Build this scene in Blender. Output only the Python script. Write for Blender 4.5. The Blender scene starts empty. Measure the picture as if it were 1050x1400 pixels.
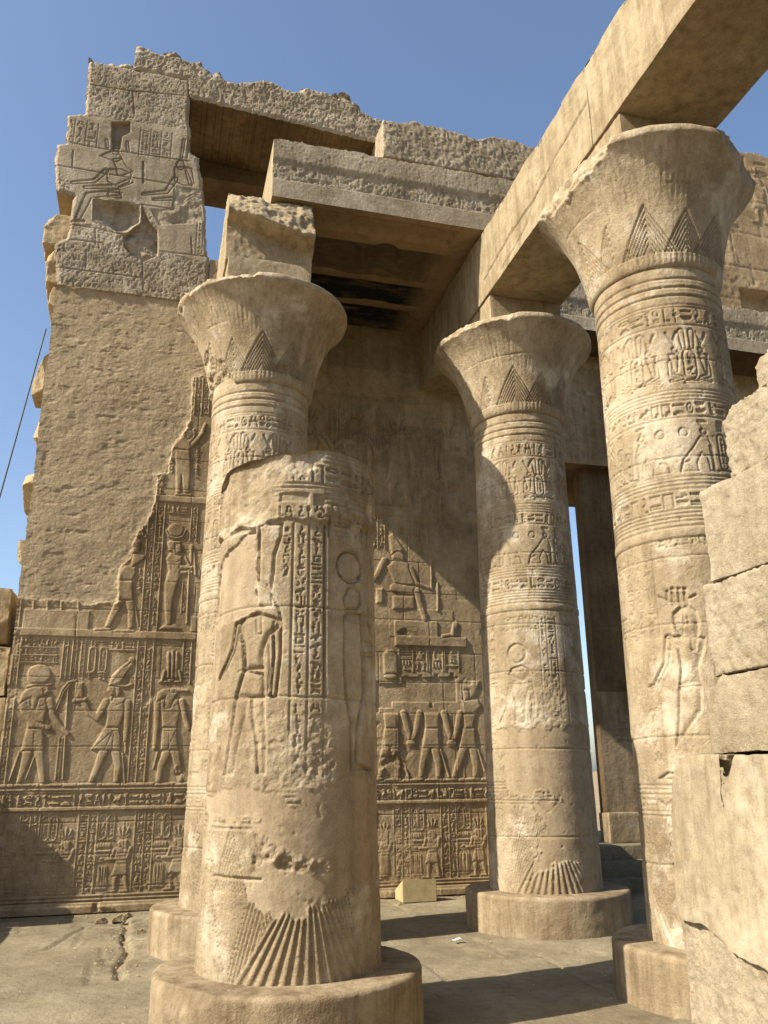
import bpy, math, random
import numpy as np
C = bpy.context.scene.collection
SC = bpy.context.scene
R = math.radians

# ------------------------------------------------------------------ camera
FPX, PW, PH, EYE = 1139.96, 1050., 1400., 1.7
YAW, PITCH, ROLL = .2677, .3038, -.0117
def cam_axes():
    fw = np.array([math.sin(YAW)*math.cos(PITCH), math.cos(YAW)*math.cos(PITCH), math.sin(PITCH)])
    rt = np.cross(fw, [0, 0, 1]); rt /= np.linalg.norm(rt); up = np.cross(rt, fw)
    return rt*math.cos(ROLL)+up*math.sin(ROLL), -rt*math.sin(ROLL)+up*math.cos(ROLL), fw
CR, CU, CF = cam_axes()
import mathutils
cd = bpy.data.cameras.new('camera'); cam = bpy.data.objects.new('camera', cd); C.objects.link(cam)
cd.sensor_fit = 'VERTICAL'; cd.sensor_height = 24; cd.lens = 24*FPX/PH
cd.clip_start = .05; cd.clip_end = 5000
m = mathutils.Matrix.Identity(4)
for i in range(3):
    m[i][0] = CR[i]; m[i][1] = CU[i]; m[i][2] = -CF[i]
m.translation = (0, 0, EYE)
cam.matrix_world = m
SC.camera = cam

# ------------------------------------------------------------------ sky, sun, exposure
SUN = np.array([-1, -.20, .85]); SUN /= np.linalg.norm(SUN)      # towards the sun
EL = math.asin(SUN[2]); AZ = math.atan2(SUN[0], SUN[1])           # azimuth from +Y towards +X
w = bpy.data.worlds.new('World'); SC.world = w; w.use_nodes = True
nt = w.node_tree; bg = nt.nodes['Background']
sky = nt.nodes.new('ShaderNodeTexSky'); sky.sky_type = 'NISHITA'; sky.sun_disc = False
sky.sun_elevation = EL; sky.sun_rotation = AZ
sky.air_density = 1.0; sky.dust_density = 1.7; sky.ozone_density = 1.9
nt.links.new(sky.outputs[0], bg.inputs[0]); bg.inputs[1].default_value = .113
sl = bpy.data.lights.new('sun', 'SUN'); sl.energy = 5.0; sl.angle = R(.5); sl.color = (1, .922, .785)
so = bpy.data.objects.new('sun', sl); C.objects.link(so); so.location = (-30, -5, 30)
so.rotation_euler = mathutils.Vector(SUN).to_track_quat('Z', 'Y').to_euler()
SC.view_settings.view_transform = 'Standard'; SC.view_settings.look = 'None'
SC.view_settings.exposure = 0.93; SC.view_settings.gamma = 1
SC.cycles.diffuse_bounces = 2; SC.cycles.max_bounces = 6

rng = np.random.default_rng(7)

# ------------------------------------------------------------------ pixel of the photo -> point in the place
def ray(x, y): return CR*(x-PW/2) - CU*(y-PH/2) + CF*FPX
def on_wall(x, y, Y):
    r = ray(x, y); t = Y/r[1]; return np.array([r[0]*t, EYE+r[2]*t])
def zoomer(ox, oy, s, Y):
    return lambda pts: [tuple(on_wall(ox+a/s, oy+b/s, Y)) for a, b in pts]

# ------------------------------------------------------------------ noise
def smooth_rand(shape, cy, cx, seed, wrap=False):
    """value noise on a grid, cell sizes in grid units"""
    g = np.random.default_rng(seed)
    ny, nx = shape; gy = int(ny/cy)+3; gx = int(round(nx/cx)) if wrap else int(nx/cx)+3
    gx = max(gx, 2)
    lat = g.random((gy, gx))-.5
    yy = np.arange(ny)/cy; xx = np.arange(nx)*(gx/nx) if wrap else np.arange(nx)/cx
    y0 = yy.astype(int); x0 = xx.astype(int); fy = yy-y0; fx = xx-x0
    fy = fy*fy*(3-2*fy); fx = fx*fx*(3-2*fx)
    x1 = (x0+1) % gx
    a = lat[y0][:, x0]; b = lat[y0][:, x1]; c = lat[y0+1][:, x0]; d = lat[y0+1][:, x1]
    return (a*(1-fx)+b*fx)*(1-fy)[:, None] + (c*(1-fx)+d*fx)*fy[:, None]
def fbm2(shape, cy, cx, seed, octv=4, wrap=False, gain=.5):
    o = np.zeros(shape); a = 1.
    for k in range(octv):
        if min(cx, cy) < 1.3: break
        o += a*smooth_rand(shape, cy, cx, seed+k*17, wrap); a *= gain; cy /= 2; cx /= 2
    return o
_T = np.random.default_rng(3).random(65536)-.5
def noise3(p, seed=0):
    i = np.floor(p).astype(np.int64); f = p-i; f = f*f*(3-2*f)
    def h(a, b, c): return _T[(a*73856093 ^ b*19349663 ^ c*83492791 ^ (seed*2654435)) & 65535]
    o = 0
    for a in (0, 1):
        for b in (0, 1):
            for c in (0, 1):
                wgt = (f[..., 0] if a else 1-f[..., 0])*(f[..., 1] if b else 1-f[..., 1])*(f[..., 2] if c else 1-f[..., 2])
                o = o + wgt*h(i[..., 0]+a, i[..., 1]+b, i[..., 2]+c)
    return o
def fbm3(p, scale, seed=0, octv=4, gain=.5):
    o = 0; a = 1.; q = p/scale
    for k in range(octv):
        o = o+a*noise3(q, seed+k); a *= gain; q = q*2.03
    return o

# ------------------------------------------------------------------ materials
def stone(name, c_dark, c_mid, c_light, blotch=1.2, bump=.5, grain=.012, streak=0., stain=None, course=None, soot=0., salt=0.):
    mt = bpy.data.materials.new(name); mt.use_nodes = True; t = mt.node_tree; n = t.nodes; L = t.links.new
    b = n['Principled BSDF']; b.inputs['Roughness'].default_value = .93; b.inputs['Specular IOR Level'].default_value = .12
    geo = n.new('ShaderNodeNewGeometry')
    def noise(scale, det, rough=.6, vec=None):
        q = n.new('ShaderNodeTexNoise'); q.inputs['Scale'].default_value = scale; q.inputs['Detail'].default_value = det
        q.inputs['Roughness'].default_value = rough; L(vec or geo.outputs['Position'], q.inputs['Vector']); return q.outputs['Fac']
    def ramp(fac, stops):
        r = n.new('ShaderNodeValToRGB'); L(fac, r.inputs[0]); e = r.color_ramp.elements
        while len(e) < len(stops): e.new(.5)
        for k, (p, c) in enumerate(stops): e[k].position = p; e[k].color = (*c, 1)
        return r.outputs[0]
    def mix(a, bb, fac, mode='MIX'):
        x = n.new('ShaderNodeMix'); x.data_type = 'RGBA'; x.blend_type = mode
        L(a, x.inputs[6]); L(bb, x.inputs[7])
        if isinstance(fac, float): x.inputs[0].default_value = fac
        else: L(fac, x.inputs[0])
        return x.outputs[2]
    big = noise(blotch, 5, .62)
    col = ramp(big, [(.30, c_dark), (.5, c_mid), (.70, c_light)])
    mid = ramp(noise(9, 5, .7), [(.3, (.72, .70, .66)), (.5, (1, 1, 1)), (.72, (1.16, 1.16, 1.15))])
    col = mix(col, mid, .8, 'MULTIPLY')
    fine = ramp(noise(95, 3, .75), [(.28, (.62, .59, .54)), (.5, (1, 1, 1)), (.75, (1.2, 1.2, 1.18))])
    col = mix(col, fine, .7, 'MULTIPLY')
    if streak:
        mp = n.new('ShaderNodeMapping'); mp.inputs['Scale'].default_value = (5, 5, .55); L(geo.outputs['Position'], mp.inputs['Vector'])
        s = ramp(noise(1.6, 5, .65, mp.outputs[0]), [(.36, (.62, .58, .52)), (.52, (1, 1, 1)), (.66, (1.2, 1.2, 1.18))])
        col = mix(col, s, streak, 'MULTIPLY')
    if course:
        sx = n.new('ShaderNodeSeparateXYZ'); L(geo.outputs['Position'], sx.inputs[0])
        a_ = n.new('ShaderNodeMath'); a_.operation = 'ADD'; L(sx.outputs[0], a_.inputs[0]); L(sx.outputs[1], a_.inputs[1])
        cb = n.new('ShaderNodeCombineXYZ'); L(a_.outputs[0], cb.inputs[0]); L(sx.outputs[2], cb.inputs[1])
        bk = n.new('ShaderNodeTexBrick'); L(cb.outputs[0], bk.inputs['Vector']); bk.inputs['Scale'].default_value = 1; bk.inputs['Mortar Size'].default_value = 0
        bk.inputs['Brick Width'].default_value = course[0]; bk.inputs['Row Height'].default_value = course[1]; bk.offset = .37
        bk.inputs['Color1'].default_value = (1-course[2], 1-course[2]*1.1, 1-course[2]*1.25, 1); bk.inputs['Color2'].default_value = (1+course[2]*.7, 1+course[2]*.7, 1+course[2]*.75, 1)
        col = mix(col, bk.outputs['Color'], 1., 'MULTIPLY')
    if soot:
        mp2 = n.new('ShaderNodeMapping'); mp2.inputs['Scale'].default_value = (1.6, 1.6, .5); mp2.inputs['Location'].default_value = (3.1, 7.7, 1.3); L(geo.outputs['Position'], mp2.inputs['Vector'])
        q = ramp(noise(1.1, 7, .68, mp2.outputs[0]), [(.47, (1, 1, 1)), (.72, (.42, .37, .31))]); col = mix(col, q, soot, 'MULTIPLY')
    if salt:
        q = ramp(noise(2.3, 8, .72), [(.52, (0, 0, 0)), (.68, (1, 1, 1))])
        rgb = n.new('ShaderNodeRGB'); rgb.outputs[0].default_value = (min(1, c_light[0]*1.35), min(1, c_light[1]*1.42), min(1, c_light[2]*1.55), 1)
        ml_ = n.new('ShaderNodeMath'); ml_.operation = 'MULTIPLY'; ml_.inputs[1].default_value = salt; L(q, ml_.inputs[0])
        col = mix(col, rgb.outputs[0], ml_.outputs[0])
    if stain:
        s = ramp(noise(.9, 6, .68), [(.50, (0, 0, 0)), (.62, (1, 1, 1))])
        rgb = n.new('ShaderNodeRGB'); rgb.outputs[0].default_value = (*stain, 1)
        col = mix(col, rgb.outputs[0], s)
    L(col, b.inputs['Base Color'])
    h1 = noise(1/grain, 4, .7); h2 = noise(.22/grain, 5, .65)
    ad = n.new('ShaderNodeMath'); ad.operation = 'MULTIPLY_ADD'; L(h2, ad.inputs[0]); ad.inputs[1].default_value = 2.2; L(h1, ad.inputs[2])
    bp = n.new('ShaderNodeBump'); bp.inputs['Strength'].default_value = bump; bp.inputs['Distance'].default_value = grain*.75
    L(ad.outputs[0], bp.inputs['Height']); L(bp.outputs[0], b.inputs['Normal'])
    return mt
M_COL = stone('sandstone_column', (.250, .187, .112), (.340, .270, .172), (.425, .355, .248), 1.1, .9, .011, .45, None, (9, .93, .10), .35, .7)
M_BEAM = stone('sandstone_beam', (0.262, 0.199, 0.119), (0.308, 0.245, 0.150), (0.359, 0.295, 0.189), .8, .6, .012, .6, None, (3.4, 4, .07), .3, .3)
M_WALL = stone('sandstone_wall', (0.240, 0.174, 0.097), (0.315, 0.236, 0.136), (0.390, 0.304, 0.185), .9, .85, .011, .4, None, (1.25, .49, .15), .5, .4)
M_TOP = stone('weathered_top_sandstone', (.235, .19, .128), (.305, .25, .172), (.38, .32, .228), 1.1, .9, .012, .3, None, (1.4, .5, .12), .55, .45)
M_PLAST = stone('repair_plaster', (0.295, 0.227, 0.136), (0.345, 0.270, 0.167), (0.385, 0.304, 0.189), .7, .9, .012, .3, None, None, .25, .2)
M_PATCH = stone('smooth_repair_mortar', (0.265, 0.200, 0.123), (0.305, 0.234, 0.150), (0.340, 0.269, 0.175), 1.4, .4, .008, .35, None, None, .15, .15)
M_ROUGH = stone('broken_sandstone', (0.280, 0.207, 0.119), (0.350, 0.270, 0.158), (0.430, 0.338, 0.207), 1.3, .9, .016, .15)
M_BLOCK = stone('pale_sandstone_blocks', (.262, .210, .136), (.310, .255, .170), (.360, .306, .214), 1.0, 1., .012, .35, None, (2.2, .6, .06), .15, .4)
M_SMOOTH = stone('streaked_repair_render', (.265, .212, .134), (.312, .255, .168), (.366, .308, .210), 1.0, .5, .010, .6, None, None, .12, .5)
M_FLOOR = stone('paving_stone', (0.155, 0.127, 0.081), (0.210, 0.176, 0.113), (0.275, 0.234, 0.154), .9, .8, .012, 0., None, (2.1, 1.2, .08), .3, .25)
M_BASE = stone('column_base_stone', (0.190, 0.142, 0.085), (0.261, 0.199, 0.123), (0.328, 0.260, 0.166), 1.5, .7, .011, .8, None, None, .4, .35)
M_SAND = stone('desert_ground', (0.240, 0.183, 0.110), (0.280, 0.212, 0.132), (0.320, 0.251, 0.158), .3, .5, .02, 0.)
M_BOX = stone('painted_box', (.40, .315, .165), (.42, .33, .175), (.435, .345, .185), 2., .06, .01, 0.)
M_DARK = stone('shade_dark_sandstone', (0.085, 0.058, 0.030), (0.120, 0.082, 0.044), (0.170, 0.121, 0.066), 1.0, .6, .012, .4, None, (1.800, 0.579, 0.106), .4)  # shade put into the stone colour for soffits, rear beam and gateway jamb

def plain(name, col, rough=.6):
    mt = bpy.data.materials.new(name); mt.use_nodes = True; b = mt.node_tree.nodes['Principled BSDF']
    b.inputs['Base Color'].default_value = (*col, 1); b.inputs['Roughness'].default_value = rough
    q = mt.node_tree.nodes.new('ShaderNodeTexNoise'); q.inputs['Scale'].default_value = 40
    r = mt.node_tree.nodes.new('ShaderNodeMapRange'); r.inputs[3].default_value = rough-.1; r.inputs[4].default_value = rough+.1
    mt.node_tree.links.new(q.outputs[0], r.inputs[0]); mt.node_tree.links.new(r.outputs[0], b.inputs['Roughness'])
    return mt
M_CABLE = plain('black_rubber', (.02, .02, .022)); M_PAPER = plain('white_paper', (.75, .75, .73))

# ceiling paint: sooty dark bands between bare stone bands, by depth of the ceiling
def ceiling_mat():
    mt = stone('painted_ceiling', (.24, .165, .09), (.29, .205, .115), (.34, .25, .145), 1.0, .4, .012, 0.)
    t = mt.node_tree; n = t.nodes; L = t.links.new; b = n['Principled BSDF']
    old = b.inputs['Base Color'].links[0].from_socket
    geo = n.new('ShaderNodeNewGeometry'); sp = n.new('ShaderNodeSeparateXYZ'); L(geo.outputs['Position'], sp.inputs[0])
    nz = n.new('ShaderNodeTexNoise'); nz.inputs['Scale'].default_value = 2.2; nz.inputs['Detail'].default_value = 6; L(geo.outputs['Position'], nz.inputs['Vector'])
    wob = n.new('ShaderNodeMath'); wob.operation = 'MULTIPLY_ADD'; wob.inputs[1].default_value = .10; L(nz.outputs[0], wob.inputs[0]); L(sp.outputs[1], wob.inputs[2])
    mr = n.new('ShaderNodeMapRange'); mr.inputs[1].default_value = 9.55; mr.inputs[2].default_value = 12.62; L(wob.outputs[0], mr.inputs[0])
    r = n.new('ShaderNodeValToRGB'); r.color_ramp.interpolation = 'CONSTANT'; L(mr.outputs[0], r.inputs[0])
    e = r.color_ramp.elements
    def f(y): return (y-9.5)/(12.57-9.5)
    stops = [(0, .15), (f(9.98), .0), (f(10.22), .65), (f(10.98), .05), (f(11.14), 1), (f(11.70), .05), (f(11.88), 1), (f(12.4), .9)]
    e.remove(e[1]); e[0].position = 0; e[0].color = (.15, .15, .15, 1)
    for p, v in stops[1:]: e.new(p).color = (v, v, v, 1)
    nz2 = n.new('ShaderNodeTexNoise'); nz2.inputs['Scale'].default_value = 3.0; nz2.inputs['Detail'].default_value = 9; nz2.inputs['Roughness'].default_value = .72
    mp = n.new('ShaderNodeMapping'); mp.inputs['Scale'].default_value = (.6, 2.2, 1); L(geo.outputs['Position'], mp.inputs[0]); L(mp.outputs[0], nz2.inputs['Vector'])
    r2 = n.new('ShaderNodeValToRGB'); L(nz2.outputs[0], r2.inputs[0]); r2.color_ramp.elements[0].position = .50; r2.color_ramp.elements[0].color = (1, 1, 1, 1)
    r2.color_ramp.elements[1].position = .78; r2.color_ramp.elements[1].color = (.1, .1, .1, 1)
    xr = n.new('ShaderNodeMapRange'); xr.inputs[1].default_value = 3.95; xr.inputs[2].default_value = 3.55; L(sp.outputs[0], xr.inputs[0])
    ml = n.new('ShaderNodeMath'); ml.operation = 'MULTIPLY'; L(r.outputs[0], ml.inputs[0]); L(r2.outputs[0], ml.inputs[1])
    ml2 = n.new('ShaderNodeMath'); ml2.operation = 'MULTIPLY'; L(ml.outputs[0], ml2.inputs[0]); L(xr.outputs[0], ml2.inputs[1])
    mx = n.new('ShaderNodeMix'); mx.data_type = 'RGBA'; L(old, mx.inputs[6]); mx.inputs[7].default_value = (.016, .017, .018, 1); L(ml2.outputs[0], mx.inputs[0])
    L(mx.outputs[2], b.inputs['Base Color'])
    return mt
M_CEIL = ceiling_mat()

# ------------------------------------------------------------------ objects
def thing(name, label, cat, loc=(0, 0, 0), group=None):
    o = bpy.data.objects.new(name, None); C.objects.link(o); o.location = loc
    o.empty_display_size = .2
    o['label'] = label; o['category'] = cat; o['kind'] = 'thing'
    if group: o['group'] = group
    return o
def tag(o, label, cat, group=None):
    o['label'] = label; o['category'] = cat; o['kind'] = 'thing'
    if group: o['group'] = group
    return o
def mesh_obj(name, V, Q, mats, parent=None, smooth=True, mat_idx=None, flat_from=None):
    V = np.asarray(V, np.float32); Q = np.asarray(Q, np.int32)
    me = bpy.data.meshes.new(name)
    off = np.zeros(3, np.float32)
    if parent is not None: off = np.array(parent.location, np.float32)
    me.vertices.add(len(V)); me.vertices.foreach_set('co', (V-off).ravel())
    k = Q.shape[1]
    me.loops.add(Q.size); me.loops.foreach_set('vertex_index', Q.ravel())
    me.polygons.add(len(Q)); me.polygons.foreach_set('loop_start', np.arange(0, Q.size, k, dtype=np.int32))
    me.polygons.foreach_set('loop_total', np.full(len(Q), k, np.int32))
    for mt in (mats if isinstance(mats, (list, tuple)) else [mats]): me.materials.append(mt)
    if mat_idx is not None: me.polygons.foreach_set('material_index', np.asarray(mat_idx, np.int32))
    sm = np.full(len(Q), bool(smooth))
    if flat_from is not None: sm[flat_from:] = False
    me.polygons.foreach_set('use_smooth', sm)
    me.update(calc_edges=True); me.validate()
    o = bpy.data.objects.new(name, me); C.objects.link(o)
    if parent is not None: o.parent = parent
    return o
def grid_quads(nv, nu, wrap=False):
    i = np.arange(nv-1)[:, None]; j = np.arange(nu if wrap else nu-1)[None, :]
    j1 = (j+1) % nu
    return np.stack([i*nu+j, i*nu+j1, (i+1)*nu+j1, (i+1)*nu+j], -1)

# ------------------------------------------------------------------ relief fields (heights drawn on a grid in metres)
def blur(a, k):
    k = max(1, int(k))
    for _ in range(2):
        for ax in (0, 1):
            p = np.pad(a, [(k, k) if x == ax else (0, 0) for x in (0, 1)], mode='edge')
            c = np.cumsum(p, axis=ax); z = np.zeros_like(np.take(c, [0], ax)); c = np.concatenate([z, c], ax)
            n = a.shape[ax]; sl1 = [slice(None)]*2; sl0 = [slice(None)]*2
            sl1[ax] = slice(2*k+1, 2*k+1+n); sl0[ax] = slice(0, n)
            a = (c[tuple(sl1)]-c[tuple(sl0)])/(2*k+1)
    return a
class Field:
    def __init__(s, u0, u1, v0, v1, res):
        s.u0, s.v0, s.res = u0, v0, res
        s.nu = int(round((u1-u0)/res))+1; s.nv = int(round((v1-v0)/res))+1
        s.ru = (u1-u0)/(s.nu-1); s.rv = (v1-v0)/(s.nv-1)
        s.u = np.linspace(u0, u1, s.nu); s.v = np.linspace(v0, v1, s.nv)
        s.h = np.zeros((s.nv, s.nu)); s.shape = (s.nv, s.nu)
    def win(s, a0, a1, b0, b1, pad=.0):
        j0 = max(0, int((a0-pad-s.u0)/s.ru)); j1 = min(s.nu, int((a1+pad-s.u0)/s.ru)+2)
        i0 = max(0, int((b0-pad-s.v0)/s.rv)); i1 = min(s.nv, int((b1+pad-s.v0)/s.rv)+2)
        return slice(i0, max(i0, i1)), slice(j0, max(j0, j1))
    def uv(s, wn): return np.meshgrid(s.u[wn[1]], s.v[wn[0]])
    def poly(s, pts, pad=.06):
        P = np.array(pts); wn = s.win(P[:, 0].min(), P[:, 0].max(), P[:, 1].min(), P[:, 1].max(), pad)
        U, V = s.uv(wn); ins = np.zeros(U.shape, bool); d = np.full(U.shape, 9.)
        n = len(P)
        for k in range(n):
            (xa, ya), (xb, yb) = P[k], P[(k+1) % n]
            if ya != yb:
                c = ((ya > V) != (yb > V)) & (U < (xb-xa)*(V-ya)/(yb-ya)+xa); ins ^= c
            L2 = (xb-xa)**2+(yb-ya)**2+1e-12
            t = np.clip(((U-xa)*(xb-xa)+(V-ya)*(yb-ya))/L2, 0, 1)
            d = np.minimum(d, np.hypot(U-xa-t*(xb-xa), V-ya-t*(yb-ya)))
        sd = np.where(ins, d, -d)
        return wn, np.clip(sd/s.res+.5, 0, 1), sd
    def line(s, pts, wd, wd2=None, pad=.06):
        P = np.array(pts); wm = max(wd, wd2 or wd)
        wn = s.win(P[:, 0].min()-wm, P[:, 0].max()+wm, P[:, 1].min()-wm, P[:, 1].max()+wm, pad)
        U, V = s.uv(wn); sd = np.full(U.shape, -9.); n = len(P)-1
        for k in range(n):
            (xa, ya), (xb, yb) = P[k], P[k+1]
            L2 = (xb-xa)**2+(yb-ya)**2+1e-12
            t = np.clip(((U-xa)*(xb-xa)+(V-ya)*(yb-ya))/L2, 0, 1)
            w0 = wd if wd2 is None else wd+(wd2-wd)*(k+t)/n
            sd = np.maximum(sd, w0/2-np.hypot(U-xa-t*(xb-xa), V-ya-t*(yb-ya)))
        return wn, np.clip(sd/s.res+.5, 0, 1), sd
    def ell(s, cu, cv, ru, rv, pad=.06):
        wn = s.win(cu-ru, cu+ru, cv-rv, cv+rv, pad); U, V = s.uv(wn)
        sd = (1-np.hypot((U-cu)/ru, (V-cv)/rv))*min(ru, rv)
        return wn, np.clip(sd/s.res+.5, 0, 1), sd
    # raised relief with a rounded rim of width rim
    def up(s, sh, hgt, rim=.02, base=0., groove=0.):
        wn, mk, sd = sh
        if mk.size == 0: return
        if groove:
            g = np.exp(-((sd+.008)/.008)**2)*(s.h[wn] > .3*hgt); s.h[wn] -= groove*g; s.h[wn] = np.where((sd > 0) & (s.h[wn] > .3*hgt), s.h[wn]*.8, s.h[wn])
        pr = np.sqrt(np.clip(1-(1-np.clip(sd/rim, 0, 1))**2, 0, 1))
        s.h[wn] = np.maximum(s.h[wn], base+(hgt*mk*(.45+.55*pr)))
    # sunk relief: deep at the outline, body rounds back to the surface
    def sunk(s, sh, dep, rim=.05, floor=.18):
        wn, mk, sd = sh
        if mk.size == 0: return
        pr = np.clip(sd/rim, 0, 1); pr = pr*pr*(3-2*pr)
        t = -dep*mk*(1-(1-floor)*pr)
        s.h[wn] = np.where(mk > .02, np.minimum(s.h[wn]*(1-mk)+t, s.h[wn]), s.h[wn])
    def add(s, sh, dh):
        wn, mk, sd = sh
        if mk.size: s.h[wn] += dh*mk
    def put(s, sh, val):
        wn, mk, sd = sh
        if mk.size: s.h[wn] = s.h[wn]*(1-mk)+val*mk
    def rect(s, a0, a1, b0, b1): return s.poly([(a0, b0), (a1, b0), (a1, b1), (a0, b1)])

# ------------------------------------------------------------------ a small alphabet of carved signs
def make_signs():
    N = 40; y, x = np.mgrid[0:N, 0:N]; x = (x+.5)/N; y = 1-(y+.5)/N
    def ln(pts, wd):
        o = np.zeros((N, N))
        for (xa, ya), (xb, yb) in zip(pts[:-1], pts[1:]):
            L2 = (xb-xa)**2+(yb-ya)**2+1e-9; t = np.clip(((x-xa)*(xb-xa)+(y-ya)*(yb-ya))/L2, 0, 1)
            o = np.maximum(o, np.clip((wd/2-np.hypot(x-xa-t*(xb-xa), y-ya-t*(yb-ya)))*N+.5, 0, 1))
        return o
    def el(cx, cy, rx, ry): return np.clip((1-np.hypot((x-cx)/rx, (y-cy)/ry))*min(rx, ry)*N+.5, 0, 1)
    def rg(cx, cy, rx, ry, wd): return np.clip(el(cx, cy, rx, ry)-el(cx, cy, rx-wd, ry-wd), 0, 1)
    def box(a, b, c, d): return ((x > a) & (x < b) & (y > c) & (y < d))*1.
    mx = lambda *a: np.clip(np.maximum.reduce(a), 0, 1)
    W = .11
    bird = mx(el(.48, .5, .3, .17), el(.75, .74, .14, .13), ln([(.7, .62), (.62, .5)], .2), ln([(.2, .45), (.03, .3)], .16), ln([(.45, .36), (.45, .08), (.6, .08)], .08), ln([(.58, .36), (.58, .08), (.72, .08)], .08), ln([(.84, .72), (.95, .66)], .09))
    owl = mx(el(.45, .45, .24, .32), el(.6, .8, .2, .16), ln([(.3, .25), (.12, .05)], .14), ln([(.5, .15), (.5, .04), (.66, .04)], .09))
    man = mx(el(.5, .86, .13, .12), ln([(.5, .75), (.47, .4)], .3), ln([(.47, .35), (.75, .35), (.7, .06), (.85, .06)], .15), ln([(.45, .25), (.4, .06), (.7, .06)], .16), ln([(.5, .65), (.82, .6)], .1))
    sg = [(bird, 1., .95), (owl, .9, 1.), (man, .8, 1.), (bird[:, ::-1], 1., .95),
          (ln([(.02, .35), (.14, .65), (.26, .35), (.38, .65), (.5, .35), (.62, .65), (.74, .35), (.86, .65), (.98, .35)], .16), 1., .4),
          (el(.5, .0, .46, .8)*(y > .06), .5, .35), (mx(ln([(.05, .5), (.3, .72), (.7, .72), (.95, .5)], W*1.4), ln([(.05, .5), (.3, .28), (.7, .28), (.95, .5)], W*1.4)), 1., .4),
          (rg(.5, .5, .42, .42, .13), .55, .55), (mx(rg(.5, .5, .42, .42, .1), el(.5, .5, .12, .12)), .6, .6),
          (mx(ln([(.5, .0), (.5, .55)], .14), ln([(.2, .5), (.8, .5)], .14), rg(.5, .77, .2, .23, .1)), .5, 1.),
          (mx(ln([(.5, .03), (.5, .9)], .12), ln([(.5, .9), (.25, .98)], .1)), .3, 1.), (mx(ln([(.4, .0), (.35, .95)], .1), el(.5, .68, .18, .3)), .4, 1.),
          (el(.5, 1., .48, .8)*(y < .92), .9, .4), (mx(ln([(.05, .2), (.5, .2), (.65, .35), (.85, .35), (.92, .55)], .14), ln([(.82, .6), (.7, .7)], .08)), 1., .55),
          (mx(box(.08, .2, 0, 1), box(.44, .56, 0, 1), box(.8, .92, 0, 1)), .7, .45),
          (mx(box(.05, .95, .82, .98), box(.05, .18, 0, .9), box(.82, .95, 0, .9)), .8, .6), (mx(box(.05, .95, .0, .14), box(.05, .95, .86, 1), box(.05, .17, 0, 1), box(.83, .95, 0, 1), box(.5, .8, .1, .4)), .8, .8),
          (mx(ln([(.5, 0), (.5, 1)], .2), ln([(.15, .7), (.85, .7)], .09), ln([(.15, .83), (.85, .83)], .09), ln([(.15, .96), (.85, .96)], .09), ln([(.25, .04), (.75, .04)], .12)), .5, 1.),
          (mx(ln([(.35, .0), (.3, .4), (.6, .55), (.65, .85), (.45, .95)], .16), ln([(.35, .04), (.9, .04)], .14)), .7, 1.),
          (mx(ln([(.3, 1), (.3, .15), (.85, .15)], .2)), .7, .9), (mx(ln([(.05, .35), (.65, .35), (.9, .45)], .18), ln([(.65, .3), (.9, .25)], .08), ln([(.05, .35), (.05, .6)], .12)), 1., .45),
          (mx(el(.5, .45, .3, .36), el(.5, .86, .15, .12), ln([(.2, .6), (.03, .85)], .08), ln([(.8, .6), (.97, .85)], .08), ln([(.2, .3), (.03, .1)], .08), ln([(.8, .3), (.97, .1)], .08)), .7, .9),
          (mx(box(.05, .95, .35, .65), box(.2, .8, .0, .3)*.0), 1., .22), (mx(box(0.02, .98, .6, .78), box(.02, .98, .2, .38)), 1., .35),
          (mx(ln([(.1, .05), (.5, .95), (.9, .05)], .13), ln([(.25, .4), (.75, .4)], .1)), .7, .8),
          (mx(ln([(.5, 0), (.5, .6)], .12), el(.5, .72, .3, .24)), .6, 1.), (mx(box(.1, .9, .4, .55), ln([(.3, .5), (.3, .95), (.55, .95)], .11), ln([(.7, .5), (.7, .9)], .11), ln([(.2, .4), (.12, .02)], .1), ln([(.8, .4), (.88, .02)], .1)), 1., .8)]
    return sg
SIGNS = make_signs()
def stamp(F, sg, a0, a1, b0, b1, hgt, raised):
    wn = F.win(a0, a1, b0, b1)
    U, V = F.uv(wn)
    if U.size == 0: return
    N = sg.shape[0]
    x = (U-a0)/(a1-a0)*N-.5; y = (1-(V-b0)/(b1-b0))*N-.5
    ok = (x > -.5) & (x < N-.5) & (y > -.5) & (y < N-.5)
    xi = np.clip(x, 0, N-1.001); yi = np.clip(y, 0, N-1.001); x0 = xi.astype(int); y0 = yi.astype(int); fx = xi-x0; fy = yi-y0
    m_ = (sg[y0, x0]*(1-fx)+sg[y0, x0+1]*fx)*(1-fy)+(sg[y0+1, x0]*(1-fx)+sg[y0+1, x0+1]*fx)*fy
    m_ = m_*ok
    if raised: F.h[wn] = np.maximum(F.h[wn], hgt*m_)
    else: F.h[wn] = F.h[wn]-hgt*m_
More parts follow.
